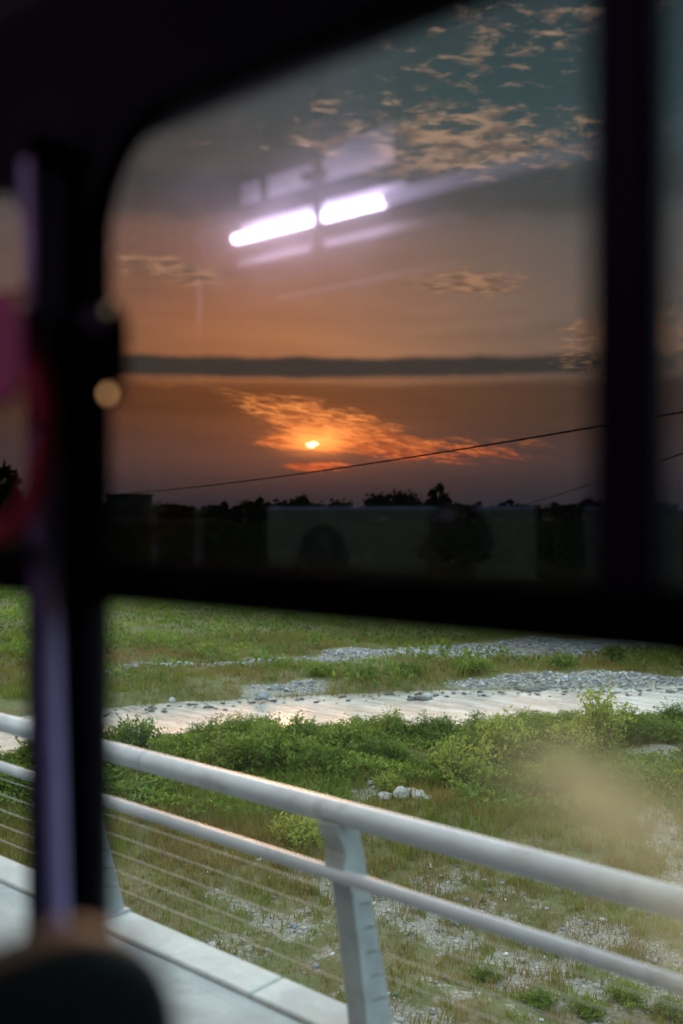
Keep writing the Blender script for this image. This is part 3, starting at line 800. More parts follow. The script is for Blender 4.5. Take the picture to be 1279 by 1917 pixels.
MB().add([(e0.x - 0.02, yl - 0.055, zl + 0.00), (e1.x + 0.04, yl - 0.055, zl + 0.00), (e1.x + 0.04, yl - 0.055, zl + 0.255), (e1.x - 0.16, yl - 0.055, zl + 0.245), (e1.x - 0.34, yl - 0.055, zl + 0.20), (e0.x - 0.02, yl - 0.055, zl + 0.205),
          (e0.x - 0.02, yl - 0.07, zl + 0.00), (e1.x + 0.04, yl - 0.07, zl + 0.00), (e1.x + 0.04, yl - 0.07, zl + 0.255), (e1.x - 0.16, yl - 0.07, zl + 0.245), (e1.x - 0.34, yl - 0.07, zl + 0.20), (e0.x - 0.02, yl - 0.07, zl + 0.205)],
         [(0,1,2,3,4,5),(11,10,9,8,7,6)] + [(k, (k + 1) % 6, (k + 1) % 6 + 6, k + 6) for k in range(6)]).build('reflector', 'white_reflector', lamp)
MB().box((e0.x - 0.02, yl + 0.018, zl - 0.062), (e1.x + 0.35, yl + 0.05, zl - 0.036)).build('lower_trim', 'black_plastic', lamp)
MB().rbox((e0.x - 0.03, yl - 0.079, zl - 0.086), (e1.x + 0.35, yl - 0.050, zl - 0.058), 0.005, 2).build('drip_rail', 'pale_trim', lamp)
MB().rbox((e0.x + 0.16, yl - 0.075, zl - 0.222), (e1.x + 0.25, yl - 0.050, zl - 0.206), 0.004, 2).build('hand_rail', 'pale_trim', lamp)
for xb in (e0.x + 0.2, e1.x + 0.1):
    MB().box((xb, yl + 0.055, zl + 0.073), (xb + 0.02, yl + 0.07, Z(HDR + 0.0005))).build('bracket', 'black_plastic', lamp)
tag(lamp, 'lit white strip lamp under the bus ceiling, mirrored in the tinted pane', 'lamp')

# hanging strap in front of the lamp
h0 = mir(590, 255, 2.14); h1 = mir(595, 440, 2.14)
hs = root('hanging_strap', (h1.x, h1.y, h1.z))
MB().rbox((h1.x - 0.012, h1.y - 0.012, h1.z), (h1.x + 0.012, h1.y + 0.012, Z(HDR + 0.0005)), 0.004, 2).build('strap', 'black_rubber', hs, True)
MB().rbox((h1.x - 0.055, h1.y - 0.02, h1.z + 0.16), (h1.x + 0.03, h1.y + 0.02, h1.z + 0.185), 0.008, 2).build('buckle', 'black_plastic', hs, True)
MB().tube([(h1.x, h1.y, h1.z + 0.004), (h1.x, h1.y, h1.z - 0.045)], [0.016, 0.022], 12).build('knob', 'post_paint', hs, True)
tag(hs, 'black strap hanging in front of the lit lamp', 'strap')
for (x_, ya, Yv, lab) in ((372, 330, 2.55, 'steel pole mirrored between the lamp and the window pillar'), (290, 430, 2.8, 'thin steel pole mirrored nearest the window pillar')):
    p = mir(x_, ya, Yv)
    gp2 = root('grab_pole', (p.x, p.y, Z(-1.22)))
    MB().tube([(p.x, p.y, Z(-1.20)), (p.x, p.y, Z(HDR))], 0.016, 14).build('tube', 'steel', gp2, True)
    MB().tube([(p.x, p.y, Z(-1.219)), (p.x, p.y, Z(-1.20))], 0.04, 14).build('foot_flange', 'steel', gp2, True)
    tag(gp2, lab, 'pole')

# ------------------------------------------------------------------ power lines
def span(a, b, sag, n=40):
    return [a.lerp(b, i / n) - Vector((0, 0, sag * 4 * (i / n) * (1 - i / n))) for i in range(n + 1)]
A0 = at_depth(120, 929, 85); A1 = at_depth(1560, 722, 21)
w = MB().tube(span(A0, A1, 0.55), 0.028, 6).build('power_line', 'wire_black', None, True)
tag(w, 'long black power line crossing below the sun across the sunset', 'cable')
B0 = at_depth(955, 953, 95); B1 = at_depth(1560, 752, 21.2)
w = MB().tube(span(B0, B1, 0.10), 0.026, 6).build('power_line', 'wire_black', None, True)
tag(w, 'short power line rising behind the window mullion from the treeline', 'cable')
for p, lab in ((A0, 'far wooden utility pole at the distant end of the long power line'), (A1, 'near wooden utility pole beside the bridge'), (B0, 'wooden utility pole among the trees below the short power line')):
    ur = root('utility_pole', (p.x, p.y, -0.3))
    MB().tube([(p.x, p.y + 0.1, -0.5), (p.x, p.y + 0.1, p.z + 0.35)], [0.15, 0.10], 10).build('pole', 'wood_pole', ur, True)
    MB().box((p.x - 0.7, p.y + 0.0, p.z - 0.13), (p.x + 0.7, p.y + 0.1, p.z - 0.03)).build('crossarm', 'wood_pole', ur)
    tag(ur, lab, 'pole')

# ------------------------------------------------------------------ grass and undergrowth (uncountable)
def blades(s, t, h, w, tone, lean=0.45, z0=0.0):
    n = len(s)
    px = FW.x * t + RT.x * s; py = FW.y * t + RT.y * s; pz = height(s, t) - 0.02 + z0
    a = rng.uniform(0, 2 * np.pi, n); ln = rng.uniform(0.1, 1.0, n) * lean * h
    la = rng.uniform(0, 2 * np.pi, n)
    dx, dy = np.cos(a) * w / 2, np.sin(a) * w / 2
    lx, ly = np.cos(la) * ln, np.sin(la) * ln
    z = np.zeros(n)
    b0 = np.stack([px - dx, py - dy, pz], 1); b1 = np.stack([px + dx, py + dy, pz], 1)
    m0 = np.stack([px - dx * .8 + lx * .35, py - dy * .8 + ly * .35, pz + h * .55], 1); m1 = np.stack([px + dx * .8 + lx * .35, py + dy * .8 + ly * .35, pz + h * .55], 1)
    tp = np.stack([px + lx, py + ly, pz + h * np.sqrt(np.clip(1 - (ln / np.maximum(h, 1e-3)) ** 2 * .5, .2, 1))], 1)
    V = np.stack([b0, b1, m0, m1, tp], 1).reshape(-1, 3)
    k = np.arange(n) * 5
    quads = np.stack([k, k + 1, k + 3, k + 2], 1); tris = np.stack([k + 2, k + 3, k + 4], 1)
    return V, quads, tris, np.repeat(tone, 5)
def tufts(n_t, per, tlo, thi, sl, sr, spread, hfun, wid, tonefun, keep, lean=0.45):
    u = rng.uniform(0, 1, n_t); t = np.sqrt(tlo ** 2 + u * (thi ** 2 - tlo ** 2)); s = rng.uniform(sl, sr, n_t) * t
    k = keep(s, t) > rng.uniform(0, 1, n_t); s, t = s[k], t[k]
    th = hfun(s, t) * rng.uniform(0.6, 1.25, len(s)); tn = tonefun(s, t) + rng.normal(0, 0.10, len(s))
    s = np.repeat(s, per); t = np.repeat(t, per); th = np.repeat(th, per); tn = np.repeat(tn, per)
    s = s + rng.normal(0, spread, len(s)); t = t + rng.normal(0, spread, len(s))
    ok = ((t - river_c(s)) / river_w(s)); ok = np.abs(ok) > 0.93
    s, t, th, tn = s[ok], t[ok], th[ok], tn[ok]
    h = th * rng.uniform(0.45, 1.1, len(s))
    return blades(s, t, h, wid * rng.uniform(0.6, 1.3, len(s)), np.clip(tn + rng.normal(0, 0.10, len(s)), 0, 1), lean)
def join(name, parts, m, label, cat):
    off = 0; Vs = []; Q = []; T = []; TN = []
    for V, q_, t_, tn in parts:
        Vs.append(V); Q.append(q_ + off); TN.append(tn)
        if t_ is not None: T.append(t_ + off)
        off += len(V)
    o = npobj(name, npmesh(name, np.concatenate(Vs), np.concatenate(Q), np.concatenate(T) if T else None, m, np.concatenate(TN)))
    return tag(o, label, cat, kind='stuff')
def patchn(s, t, f, ph): return np.clip(0.5 + 0.38 * wob(s, t, f, ph), 0, 1)
def near_tone(s, t):
    dry = np.clip(1.1 - np.abs(t - 17.5) / 3.2, 0, 1) * np.clip((2.0 - s) / 3, 0.25, 1)
    return np.clip(0.53 + 0.28 * (patchn(s, t, 0.9, 2.7) - 0.5) * 2 - 0.42 * dry * patchn(s, t, 1.7, 0.4) * 1.5, 0.02, 0.95)
def near_h(s, t):
    return (0.10 + 0.22 * patchn(s, t, 1.1, 5.0)) * np.interp(t, [10, 15, 18, 21], [0.75, 0.9, 1.5, 1.6])
keep_near = lambda s, t: np.clip(1.05 - 1.0 * gravel_mask(s, t), 0.07, 1) * np.interp(t, [10, 14, 16, 18], [0.65, 0.75, 0.9, 1])
near = tufts(6300, 9, 9.5, 22, -0.47, 0.48, 0.07, near_h, 0.017, near_tone, keep_near, 0.7)
# taller yellow-green and dry stalks
stalk = tufts(420, 8, 16.5, 22, -0.42, 0.42, 0.09, lambda s, t: 0.42 + 0 * s, 0.012, lambda s, t: 0.30 + 0.6 * (patchn(s, t, 0.8, 3.3) > 0.55), lambda s, t: patchn(s, t, 0.6, 1.2), 0.5)
dry = tufts(2700, 9, 15.2, 21.5, -0.45, 0.46, 0.10, lambda s, t: 0.20 + 0.26 * patchn(s, t, 1.0, 2.1), 0.016,
            lambda s, t: np.clip(0.02 + 0.42 * patchn(s, t, 1.9, 4.4), 0, 1), lambda s, t: (1 - gravel_mask(s, t)) * np.clip(patchn(s, t, 0.7, 5.2) * 1.5 - 0.2, 0, 1) * np.where(s < 2, 1, 0.55), 0.75)
tan_ = tufts(1900, 10, 9.8, 16.5, -0.45, 0.46, 0.07, lambda s, t: 0.13 + 0.10 * patchn(s, t, 1.5, 0.1), 0.012,
            lambda s, t: 0.10 + 0.28 * patchn(s, t, 2.1, 3.3), lambda s, t: 0.3 + 0.7 * patchn(s, t, 0.9, 1.3), 0.9)
join('near_grass', [near, stalk, dry, tan_], 'grass_blades', 'short green and dry brown grass between gravel patches below the railing', 'grass')
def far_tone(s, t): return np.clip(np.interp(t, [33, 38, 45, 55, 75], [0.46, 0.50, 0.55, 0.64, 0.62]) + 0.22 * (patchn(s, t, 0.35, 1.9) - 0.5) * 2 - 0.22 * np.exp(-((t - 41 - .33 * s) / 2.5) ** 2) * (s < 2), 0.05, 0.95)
def far_h(s, t): return 0.16 + 0.55 * patchn(s, t, 0.45, 0.7) ** 1.5
keep_far = lambda s, t: np.clip(1.0 - 1.6 * gravel_mask(s, t), 0.0, 1) * np.where(t > river_c(s), 1, 0)
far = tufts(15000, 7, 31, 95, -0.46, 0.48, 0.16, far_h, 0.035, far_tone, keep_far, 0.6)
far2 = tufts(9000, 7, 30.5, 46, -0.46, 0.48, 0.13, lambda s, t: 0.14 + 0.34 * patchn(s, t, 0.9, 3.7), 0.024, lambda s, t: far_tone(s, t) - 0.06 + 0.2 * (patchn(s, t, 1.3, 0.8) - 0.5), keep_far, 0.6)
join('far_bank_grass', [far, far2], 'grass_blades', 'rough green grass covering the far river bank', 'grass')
vfar = tufts(5000, 4, 90, 330, -0.5, 0.5, 0.5, lambda s, t: 0.7 + 0 * s, 0.16, lambda s, t: 0.5 + 0 * s, lambda s, t: 1 + 0 * s, 0.6)
join('distant_field_grass', [vfar], 'grass_blades', 'dim distant field beyond the far bank', 'grass')

def leaves(P, size, tone, elong=2.2):
    n = len(P)
    a = rng.normal(0, 1, (n, 3)); a[:, 2] = np.abs(a[:, 2]) * 0.9 + 0.1; a /= np.linalg.norm(a, axis=1)[:, None]
    b = np.cross(a, rng.normal(0, 1, (n, 3))); b /= np.linalg.norm(b, axis=1)[:, None]
    L = size[:, None] * elong / 2; W_ = size[:, None] / 2
    V = np.stack([P - a * L * .2, P + a * L * .7 + b * W_, P + a * L * 1.9, P + a * L * .7 - b * W_], 1).reshape(-1, 3)
    k = np.arange(n) * 4
    return V, np.stack([k, k + 1, k + 2, k + 3], 1), None, np.repeat(tone, 4)
# low leafy undergrowth between the bushes on the near bank
n_u = 85000
u = rng.uniform(0, 1, n_u); tt = np.sqrt(18.6 ** 2 + u * (27.5 ** 2 - 18.6 ** 2)); s2 = rng.uniform(-0.46, 0.46, n_u) * tt
d_ = (tt - river_c(s2)) / river_w(s2)
kp = (d_ < -0.97) & ~((np.abs(s2 - 1.2) < 1.0) & (tt < 20.8)) & (rng.uniform(0, 1, n_u) > gravel_mask(s2, tt) * 1.3) & (rng.uniform(0, 1, n_u) < np.interp(tt, [18.6, 20, 21.5], [0.25, 0.6, 1.0]) * (0.35 + patchn(s2, tt, 0.8, 0.2)))
s2, tt = s2[kp], tt[kp]
hz = (0.12 + 0.42 * patchn(s2, tt, 0.9, 3.9)) * np.sqrt(rng.uniform(0, 1, len(s2)))
Pp = np.stack([FW.x * tt + RT.x * s2, FW.y * tt + RT.y * s2, height(s2, tt) + hz], 1)
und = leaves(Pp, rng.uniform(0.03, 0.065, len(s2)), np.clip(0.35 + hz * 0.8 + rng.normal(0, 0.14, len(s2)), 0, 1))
join('undergrowth', [und], 'bush_leaves', 'low green undergrowth matted between the river bushes', 'undergrowth')

# bushy mounds on the far bank
n_u = 130000
tt = np.sqrt(33.0 ** 2 + rng.uniform(0, 1, n_u) * (75.0 ** 2 - 33.0 ** 2)); s2 = rng.uniform(-0.46, 0.47, n_u) * tt
mound = np.clip(patchn(s2, tt, 0.75, 1.6) * 1.7 - 0.62, 0, 1) * np.clip(1.0 - 2.2 * gravel_mask(s2, tt), 0, 1)
kp = ((tt - river_c(s2)) / river_w(s2) > 1.02) & (rng.uniform(0, 1, n_u) < mound)
s2, tt, mound = s2[kp], tt[kp], mound[kp]
hz = (0.18 + 0.75 * mound) * np.sqrt(rng.uniform(0, 1, len(s2)))
Pp = np.stack([FW.x * tt + RT.x * s2, FW.y * tt + RT.y * s2, height(s2, tt) + hz], 1)
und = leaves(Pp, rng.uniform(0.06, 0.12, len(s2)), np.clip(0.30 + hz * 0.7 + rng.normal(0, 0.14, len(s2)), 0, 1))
join('far_bank_undergrowth', [und], 'bush_leaves', 'dark bushy mounds scattered over the far river bank', 'undergrowth')

# dark scrub between the far bank and the treeline
n_u = 46000
tt = np.sqrt(84.0 ** 2 + rng.uniform(0, 1, n_u) * (230.0 ** 2 - 84.0 ** 2)); s2 = rng.uniform(-0.5, 0.5, n_u) * tt
cl = patchn(s2, tt, 0.30, 2.6) ** 0.7
hz = (0.6 + 2.6 * cl) * rng.uniform(0, 1, n_u) ** 0.6
Pp = np.stack([FW.x * tt + RT.x * s2, FW.y * tt + RT.y * s2, height(s2, tt) + hz], 1)
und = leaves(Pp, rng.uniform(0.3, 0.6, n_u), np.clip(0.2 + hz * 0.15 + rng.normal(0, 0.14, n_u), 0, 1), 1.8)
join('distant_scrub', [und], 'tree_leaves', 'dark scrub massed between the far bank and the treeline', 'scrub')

# pebbles
def pebbles(name, s, t, r, m, label, sink=0.3, floor=-9.0):
    bm = bmesh.new(); bmesh.ops.create_icosphere(bm, subdivisions=1, radius=1.0); bm.verts.index_update()
    B = np.array([v.co[:] for v in bm.verts]); F = np.array([[v.index for v in f.verts] for f in bm.faces]); bm.free()
    n = len(s); sc = r[:, None] * rng.uniform(0.6, 1.3, (n, 3)); sc[:, 2] *= 0.6
    jit = rng.uniform(0.8, 1.2, (n, len(B), 1))
    C = np.stack([FW.x * t + RT.x * s, FW.y * t + RT.y * s, np.maximum(height(s, t), floor) + r * (0.5 - sink)], 1)
    V = (B[None] * jit * sc[:, None, :] + C[:, None, :]).reshape(-1, 3)
    Fs = (F[None] + (np.arange(n) * len(B))[:, None, None]).reshape(-1, 3)
    o = npobj(name, npmesh(name, V, None, Fs, m, np.repeat(rng.uniform(0, 1, n), len(B))))
    return tag(o, label, 'pebbles', kind='stuff')
m, t_, b = newmat('pebble_mix')
at_ = t_.nodes.new('ShaderNodeAttribute'); at_.attribute_name = 'tone'
rp = t_.nodes.new('ShaderNodeValToRGB'); e = rp.color_ramp.elements
for i, (p, c) in enumerate([(0, (0.07, 0.068, 0.066)), (0.45, (0.17, 0.175, 0.185)), (0.8, (0.27, 0.27, 0.27)), (1.0, (0.48, 0.46, 0.43))]):
    if i > 1: e.new(0.5)
for i, (p, c) in enumerate([(0, (0.07, 0.068, 0.066)), (0.45, (0.17, 0.175, 0.185)), (0.8, (0.27, 0.27, 0.27)), (1.0, (0.48, 0.46, 0.43))]):
    e[i].position = p; e[i].color = (*c, 1)
t_.links.new(at_.outputs['Fac'], rp.inputs[0]); t_.links.new(rp.outputs[0], b.inputs['Base Color']); b.inputs['Roughness'].default_value = 0.75
MATS['pebble_mix'] = m
def scat(n, tlo, thi, sl, sr, thr, rlo, rhi):
    t = np.sqrt(tlo ** 2 + rng.uniform(0, 1, n) * (thi ** 2 - tlo ** 2)); s = rng.uniform(sl, sr, n) * t
    k = gravel_mask(s, t) > rng.uniform(thr, 1.0, n); s, t = s[k], t[k]
    return s, t, rlo * (rhi / rlo) ** (rng.uniform(0, 1, len(s)) ** 2.2)
pebbles('far_bank_gravel', *scat(70000, 33, 50, -0.3, 0.45, 0.35, 0.03, 0.095), 'pebble_mix', 'grey gravel bar and stony edge across the river')
rs = rng.uniform(-9, 12, 420); rt = river_c(rs) + river_w(rs) * (0.98 - np.abs(rng.normal(0, 0.16, 420)))
pebbles('river_stones', rs, rt, 0.03 + 0.09 * rng.uniform(0, 1, 420) ** 3, 'dark_stone', 'scatter of small wet stones along the far edge of the river', 0.3, WZ - 0.02)
pebbles('near_gravel', *scat(16000, 10, 25, -0.4, 0.45, 0.2, 0.012, 0.06), 'pebble_mix', 'pale gravel patches on the near ground below the railing')

# ------------------------------------------------------------------ rocks one can pick out
def rock(x, y, r, m, label, squash=0.5, group=None, z=None):
    p = on_ground(x, y, z if z is not None else -0.05)
    if z == 0.08: p.z = float(height(np.array(p.x * RT.x + p.y * RT.y), np.array(p.x * FW.x + p.y * FW.y))) + 0.3 * r
    bm = bmesh.new(); bmesh.ops.create_icosphere(bm, subdivisions=3, radius=1.0)
    sd = Vector((x * 0.37, y * 0.11, r))
    ax = random.uniform(0.8, 1.5)
    for v in bm.verts:
        n_ = mnoise.noise(v.co * 1.3 + sd) * 0.35 + mnoise.noise(v.co * 3.1 + sd) * 0.12
        c_ = v.co * (1 + n_)
        q_ = (RT * c_.x * ax + FW * c_.y) * r; v.co = Vector((q_.x, q_.y, c_.z * r * squash))
    me = bpy.data.meshes.new('rock'); bm.to_mesh(me); bm.free(); me.materials.append(MATS[m])
    me.polygons.foreach_set('use_smooth', [True] * len(me.polygons))
    o = bpy.data.objects.new('rock', me); COL.objects.link(o); o.location = p
    return tag(o, label, 'rock', group)
rock(787, 1309, 0.34, 'dark_stone', 'largest dark rock breaking the river below the gravel', 0.35, 'rocks in the river', WZ)
rock(770, 1311, 0.17, 'dark_stone', 'small dark rock touching the largest river rock', 0.4, 'rocks in the river', WZ)
rock(390, 1325, 0.13, 'dark_stone', 'small dark rock alone in the river beside the window pillar', 0.5, 'rocks in the river', WZ)
rock(728, 1300, 0.17, 'dark_stone', 'dark rock at the far edge of the river', 0.5, 'rocks in the river', WZ)
rock(993, 1291, 0.42, 'dark_stone', 'flat dark rock at the foot of the far gravel bank', 0.22, 'rocks in the river', WZ)
rock(1256, 1296, 0.14, 'dark_stone', 'dark river rock under the right window edge', 0.5, 'rocks in the river', WZ)
rock(1058, 1290, 0.15, 'dark_stone', 'small dark rock just right of the flat river rock', 0.5, 'rocks in the river', WZ)
rock(490, 1303, 0.20, 'stone', 'pale grey boulder on the far shingle by the water', 0.7, 'boulders on the banks', 0.0)
rock(322, 1311, 0.12, 'white_stone', 'small white stone on the far grassy edge', 0.7, 'boulders on the banks', 0.0)
rock(800, 1304, 0.20, 'white_stone', 'pale stone above the largest river rock', 0.5, 'boulders on the banks', WZ)
for i, (x_, y_, r_, lab) in enumerate([(752, 1508, 0.20, 'biggest white stone in the pale heap behind the top rail'), (785, 1512, 0.17, 'white stone at the right of the pale heap behind the top rail'),
        (722, 1508, 0.15, 'white stone at the left of the pale heap behind the top rail'), (768, 1498, 0.14, 'white stone at the back of the pale heap behind the top rail'),
        (802, 1518, 0.10, 'small outlying white stone of the pale heap behind the top rail'), (693, 1476, 0.10, 'lone white stone among leaves left of the pale heap'), (888, 1488, 0.10, 'lone white stone below the yellow green shrubs')]):
    rock(x_, y_, r_, 'white_stone', lab, 0.6, 'white stones on the near bank', 0.08)

# ------------------------------------------------------------------ bushes
def bush_mesh(seed, h, rad, n_st, n_lf, lsize, up):
    r2_ = np.random.default_rng(seed)
    st_m = MB(); Pl = []; Tn = []
    for i in range(n_st):
        a = r2_.uniform(0, 2 * np.pi); d0 = r2_.uniform(0, 0.35) * rad; out = r2_.uniform(0.15, 1.0) * rad
        hh = h * r2_.uniform(0.55, 1.08) * (1 - 0.35 * (out / rad) ** 2)
        b0 = Vector((math.cos(a) * d0, math.sin(a) * d0, -0.05)); tip = Vector((math.cos(a) * out, math.sin(a) * out, hh))
        md = b0.lerp(tip, 0.5) + Vector((0, 0, hh * 0.12 * up))
        st_m.tube([b0, md, tip], [0.012, 0.008, 0.003], 4, False)
        k = n_lf // n_st
        f = r2_.uniform(0.12, 1.0, k) ** 0.8
        for fi in f:
            p = b0.lerp(md, fi * 2) if fi < .5 else md.lerp(tip, fi * 2 - 1)
            sp = 0.05 + 0.085 * (1.1 - fi)
            Pl.append((p.x + r2_.normal(0, sp), p.y + r2_.normal(0, sp), max(0.02, p.z + r2_.normal(0, sp * .7))))
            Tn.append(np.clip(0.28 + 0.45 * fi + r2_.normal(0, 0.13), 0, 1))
    Pl = np.array(Pl); Tn = np.array(Tn)
    V, q_, _, tn = leaves(Pl, r2_.uniform(0.6, 1.3, len(Pl)) * lsize, Tn, 2.6)
    return st_m, (V, q_, tn)
BUSH = []
for i, (h_, rd, ns_, nl, lz, up) in enumerate([(1.05, 0.62, 34, 1500, 0.040, 1.0), (0.85, 0.75, 34, 1500, 0.045, 0.6), (1.25, 0.55, 30, 1400, 0.036, 1.3), (0.7, 0.8, 30, 1300, 0.046, 0.5), (1.0, 0.7, 40, 1700, 0.034, 1.2)]):
    sm, (V, q_, tn) = bush_mesh(100 + i, h_, rd, ns_, nl, lz, up)
    s_me = bpy.data.meshes.new('stems'); s_me.from_pydata(sm.v, [], sm.f); s_me.materials.append(MATS['bark'])
    BUSH.append((s_me, npmesh('foliage', V, q_, None, 'bush_leaves', tn), npmesh('foliage', V, q_, None, 'yellow_leaves', tn)))
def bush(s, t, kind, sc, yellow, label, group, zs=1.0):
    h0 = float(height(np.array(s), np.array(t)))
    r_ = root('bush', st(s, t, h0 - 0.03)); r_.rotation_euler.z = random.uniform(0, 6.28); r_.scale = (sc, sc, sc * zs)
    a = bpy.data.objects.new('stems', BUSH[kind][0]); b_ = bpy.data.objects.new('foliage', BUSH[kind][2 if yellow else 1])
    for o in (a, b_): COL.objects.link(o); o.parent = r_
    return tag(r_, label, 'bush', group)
def nth(n):
    return str(n) + ('th' if 10 <= n % 100 <= 20 else {1: 'st', 2: 'nd', 3: 'rd'}.get(n % 10, 'th'))
# row along the water's edge
x_ = -13.0; i = 0; n_row = 0
while x_ < 15.5:
    tc_ = float(river_c(np.array(x_)) - river_w(np.array(x_)) * 1.02)
    zsc = np.interp(x_, [-8, -5, -1, 4, 12], [0.42, 0.45, 0.50, 0.58, 0.66])
    ix = 639.5 + x_ / tc_ * FPX
    if ix < 205: lab = 'dark green riverside bush seen past the red bag side of the window pillar'
    elif ix > 1285: lab = 'dark green riverside bush just past the window edge'
    else: n_row += 1; lab = nth(n_row) + ' bush from the window pillar in the row along the river'
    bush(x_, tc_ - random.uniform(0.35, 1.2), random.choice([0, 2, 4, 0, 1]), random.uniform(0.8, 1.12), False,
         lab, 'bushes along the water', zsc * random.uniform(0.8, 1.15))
    x_ += random.uniform(0.34, 0.56); i += 1
# the thicket behind the railing
k = 0
while k < 165:
    t_v = random.uniform(20.2, 26.6); s_v = random.uniform(-0.44, 0.45) * t_v
    dv = (t_v - float(river_c(np.array(s_v)))) / float(river_w(np.array(s_v)))
    if dv > -1.12 or gravel_mask(np.array(s_v), np.array(t_v)) > 0.35: continue
    if abs(s_v - 1.1) < 1.1 and t_v < 21.8: continue
    if t_v < 22 and random.random() < 0.55: k += 0.3; continue
    ix = 639.5 + s_v / t_v * FPX; sz = random.uniform(0.6, 1.2)
    where = ('past the red bag side of the window pillar' if ix < 200 else 'close by the window pillar' if ix < 330 else 'between the window pillar and the railing post' if ix < 520 else 'above the railing post' if ix < 680
             else 'around the pale stone heap' if ix < 830 else 'among the yellow green shrubs' if ix < 1010 else 'behind the tan smear on the glass' if ix < 1190 else 'at the edge of the window past the smear')
    lab = ('large' if sz > 1.0 else 'middling' if sz > 0.78 else 'small') + (' front' if t_v < 22 else ' mid thicket' if t_v < 24.3 else ' riverward') + ' green bush ' + where
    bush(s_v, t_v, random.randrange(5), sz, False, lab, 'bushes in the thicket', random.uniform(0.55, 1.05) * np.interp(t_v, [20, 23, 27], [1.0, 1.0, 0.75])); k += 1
def g2(x, y):
    p = on_ground(x, y); return (p.x * RT.x + p.y * RT.y, p.x * FW.x + p.y * FW.y)
for (x_, y_, kd, sc, lab) in ((868, 1488, 4, 1.25, 'pale yellow green shrub beside the white stones'), (945, 1442, 0, 1.25, 'tall rounded yellow green shrub behind the pale one'), (1125, 1425, 2, 1.35, 'broad yellow green shrub near the river at the right'),
                              (560, 1592, 3, 0.8, 'small yellowing weed clump behind the railing post'), (730, 1500, 1, 0.5, 'small bright green plant left of the white stones'), (1075, 1435, 4, 1.15, 'yellow green shrub left of the broad one')):
    s_v, t_v = g2(x_, y_); bush(s_v, t_v, kd, sc, True, lab, None)
for (x_, y_, kd, sc, lab) in ((600, 1268, 1, 0.9, 'round bush on the far bank over the shingle'), (760, 1262, 3, 1.0, 'low bush on the far bank between two gravel strips'), (880, 1262, 1, 1.1, 'dense bush on the far bank above the flat river rock'),
                              (1150, 1240, 0, 0.9, 'upright bush on the far gravel bar below the window rail'), (680, 1272, 3, 0.9, 'spreading bush on the far bank beside the round one'), (1050, 1255, 3, 1.0, 'low bush on the far bank beyond the flat rock')):
    s_v, t_v = g2(x_, y_); bush(s_v, t_v, kd, sc, False, lab, None, 0.7)
for (x_, y_, sc, lab) in ((1180, 1880, 0.42, 'leafy weed at the bottom corner under the lower rail'), (1010, 1900, 0.36, 'leafy weed near the bottom edge right of the post'), (905, 1835, 0.34, 'small dry weed on the gravel right of the post'),
                          (1255, 1905, 0.40, 'leafy weed at the very corner under the lower rail'), (1100, 1912, 0.34, 'low weed between two leafy weeds at the bottom edge')):
    s_v, t_v = g2(x_, y_); bush(s_v, t_v, 3, sc, False, lab, None, 0.9)

# ------------------------------------------------------------------ far trees and the house on the skyline
def tree_mesh(seed, h, rx_, tall):
    r2_ = np.random.default_rng(seed)
    tr_ = MB(); tr_.tube([(0, 0, -0.3), (0.05, 0, h * .3), (0.12, 0.05, h * .62)], [0.2, 0.15, 0.08], 7)
    Pl = []; Tn = []
    for i in range(13):
        a = r2_.uniform(0, 6.28); e_ = r2_.uniform(0.32, 0.95)
        c_ = np.array([math.cos(a) * rx_ * r2_.uniform(.2, .8), math.sin(a) * rx_ * r2_.uniform(.2, .8), h * e_ * 0.93])
        tr_.tube([(0.05, 0, h * .3 * (0.6 + e_ * .5)), tuple(c_)], [0.07, 0.02], 5)
        rr = r2_.uniform(0.35, 0.62) * rx_ * (1.15 - 0.5 * e_)
        q_ = r2_.normal(0, 0.5, (75, 3)) * rr; q_[:, 2] *= 0.75
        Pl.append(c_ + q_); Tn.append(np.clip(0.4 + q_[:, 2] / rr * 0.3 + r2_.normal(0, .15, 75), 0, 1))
    Pl = np.concatenate(Pl); Tn = np.concatenate(Tn); Pl[:, 2] = np.clip(Pl[:, 2], h * .12, h)
    V, q_, _, tn = leaves(Pl, r2_.uniform(.22, .5, len(Pl)), Tn, 1.8)
    t_me = bpy.data.meshes.new('trunk'); t_me.from_pydata(tr_.v, [], tr_.f); t_me.materials.append(MATS['bark'])
    return t_me, npmesh('crown', V, q_, None, 'tree_leaves', tn)
TREE = [tree_mesh(50 + i, 7.5, rx_, 1) for i, rx_ in enumerate((2.6, 3.3, 2.1, 3.8))]
def tree(x, t, top_y, kind, label, group=None, wide=1.0):
    p = at_depth(x, HORY, t); hgt = EYE.z + (HORY - top_y) / FPX * t
    r_ = root('tree', (p.x, p.y, float(height(np.array((x - 639.5) / FPX * t), np.array(t)))))
    k_ = hgt / 7.3; r_.scale = (k_ * wide, k_ * wide, k_); r_.rotation_euler.z = random.uniform(0, 6.28)
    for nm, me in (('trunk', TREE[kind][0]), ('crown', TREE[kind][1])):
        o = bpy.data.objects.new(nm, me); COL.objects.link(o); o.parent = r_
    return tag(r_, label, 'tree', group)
tree(822, 150, 911, 2, 'tallest tree standing above the skyline beside the mirrored passenger', None, 0.7)
tree(735, 260, 918, 1, 'broad tree on the skyline left of the tallest one', None, 1.3)
tree(700, 260, 928, 3, 'rounded tree on the skyline at the left of the broad one', None, 1.0)
tree(765, 270, 921, 3, 'spreading tree between the broad tree and the tallest one', None, 1.1)
tree(560, 230, 931, 0, 'small round tree on the skyline under the sun', None, 0.8)
tree(490, 240, 934, 2, 'small tree on the skyline left of the sun', None, 1.0)
tree(1110, 190, 938, 0, 'tree on the skyline beside the window mullion', None, 1.0)
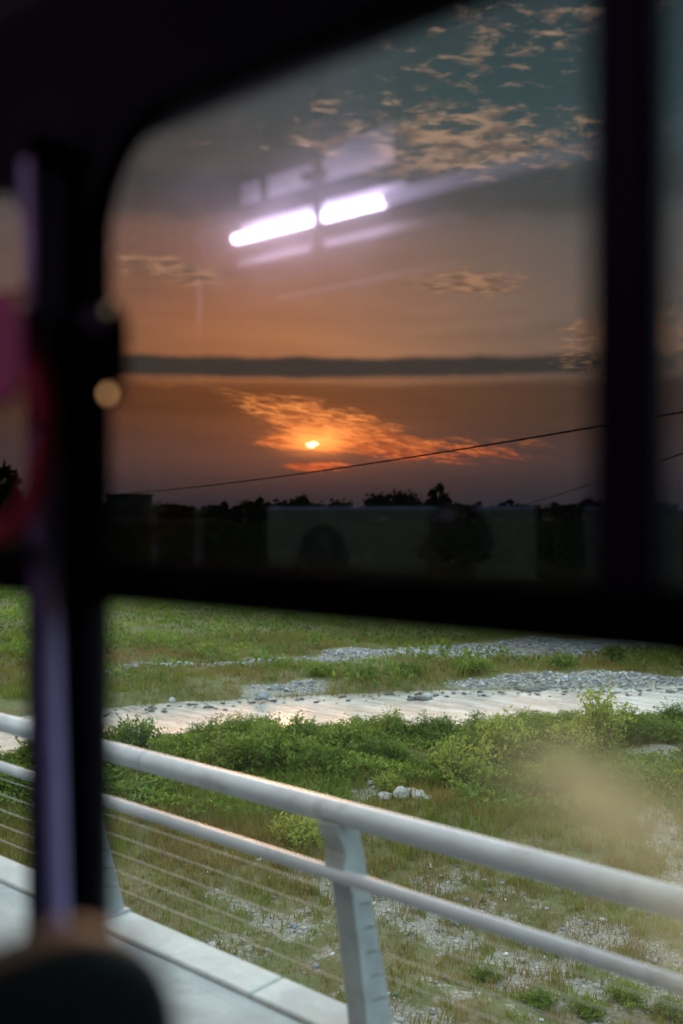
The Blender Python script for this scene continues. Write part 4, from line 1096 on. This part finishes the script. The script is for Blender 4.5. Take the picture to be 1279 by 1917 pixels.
tree(5, 120, 876, 2, 'dark tree at the left edge beyond the red bag', None, 0.8)
LINE = []
for i in range(64):
    x_ = -250 + i * 28 + random.uniform(-9, 9)
    if x_ < 0: lab = 'low dark treeline tree hidden past the red bag'
    elif x_ > 1279: lab = 'low dark treeline tree past the window edge'
    else: lab = ''
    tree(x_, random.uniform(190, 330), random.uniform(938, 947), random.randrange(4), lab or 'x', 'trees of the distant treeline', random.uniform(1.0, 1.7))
    if not lab: LINE.append((x_, COL.objects[-1].parent))
for k_, (x_, o_) in enumerate(sorted([q_ for q_ in LINE if q_[0] < 822], key=lambda q_: -q_[0])): o_['label'] = nth(k_ + 1) + ' low treeline tree to the left of the tallest tree'
for k_, (x_, o_) in enumerate(sorted([q_ for q_ in LINE if q_[0] >= 822], key=lambda q_: q_[0])): o_['label'] = nth(k_ + 1) + ' low treeline tree to the right of the tallest tree'
hp = at_depth(245, HORY, 185)
ho = root('house', (hp.x, hp.y, 0.2))
hw = MB()
def hbox(s0, s1, t0, t1, z0, z1, mb):
    c8 = [RT * s + FW * t for s, t in ((s0, t0), (s1, t0), (s1, t1), (s0, t1))]
    vs = [Vector((hp.x + c.x, hp.y + c.y, z0)) for c in c8] + [Vector((hp.x + c.x, hp.y + c.y, z1)) for c in c8]
    return mb.add(vs, [(0,3,2,1),(4,5,6,7),(0,1,5,4),(1,2,6,5),(2,3,7,6),(3,0,4,7)])
hbox(-4.6, 2.6, 0, 7, -0.2, 8.2, MB()).build('wall', 'house_wall', ho)
hbox(-4.9, 2.9, -0.3, 7.3, 8.203, 8.5, MB()).build('roof', 'house_wall', ho)
for s_ in (-3.6, -1.4, 0.8):
    for z_ in (1.2, 4.8):
        wv = hbox(s_, s_ + 1.1, -0.04, 0.02, z_, z_ + 1.4, MB()).build('window', 'house_glass', ho)
        hbox(s_ - 0.1, s_ + 1.2, -0.12, -0.045, z_ - 0.15, z_ - 0.005, MB()).build('sill', 'house_wall', wv)
tag(ho, 'flat roofed two storey house on the skyline beside the window pillar', 'house')
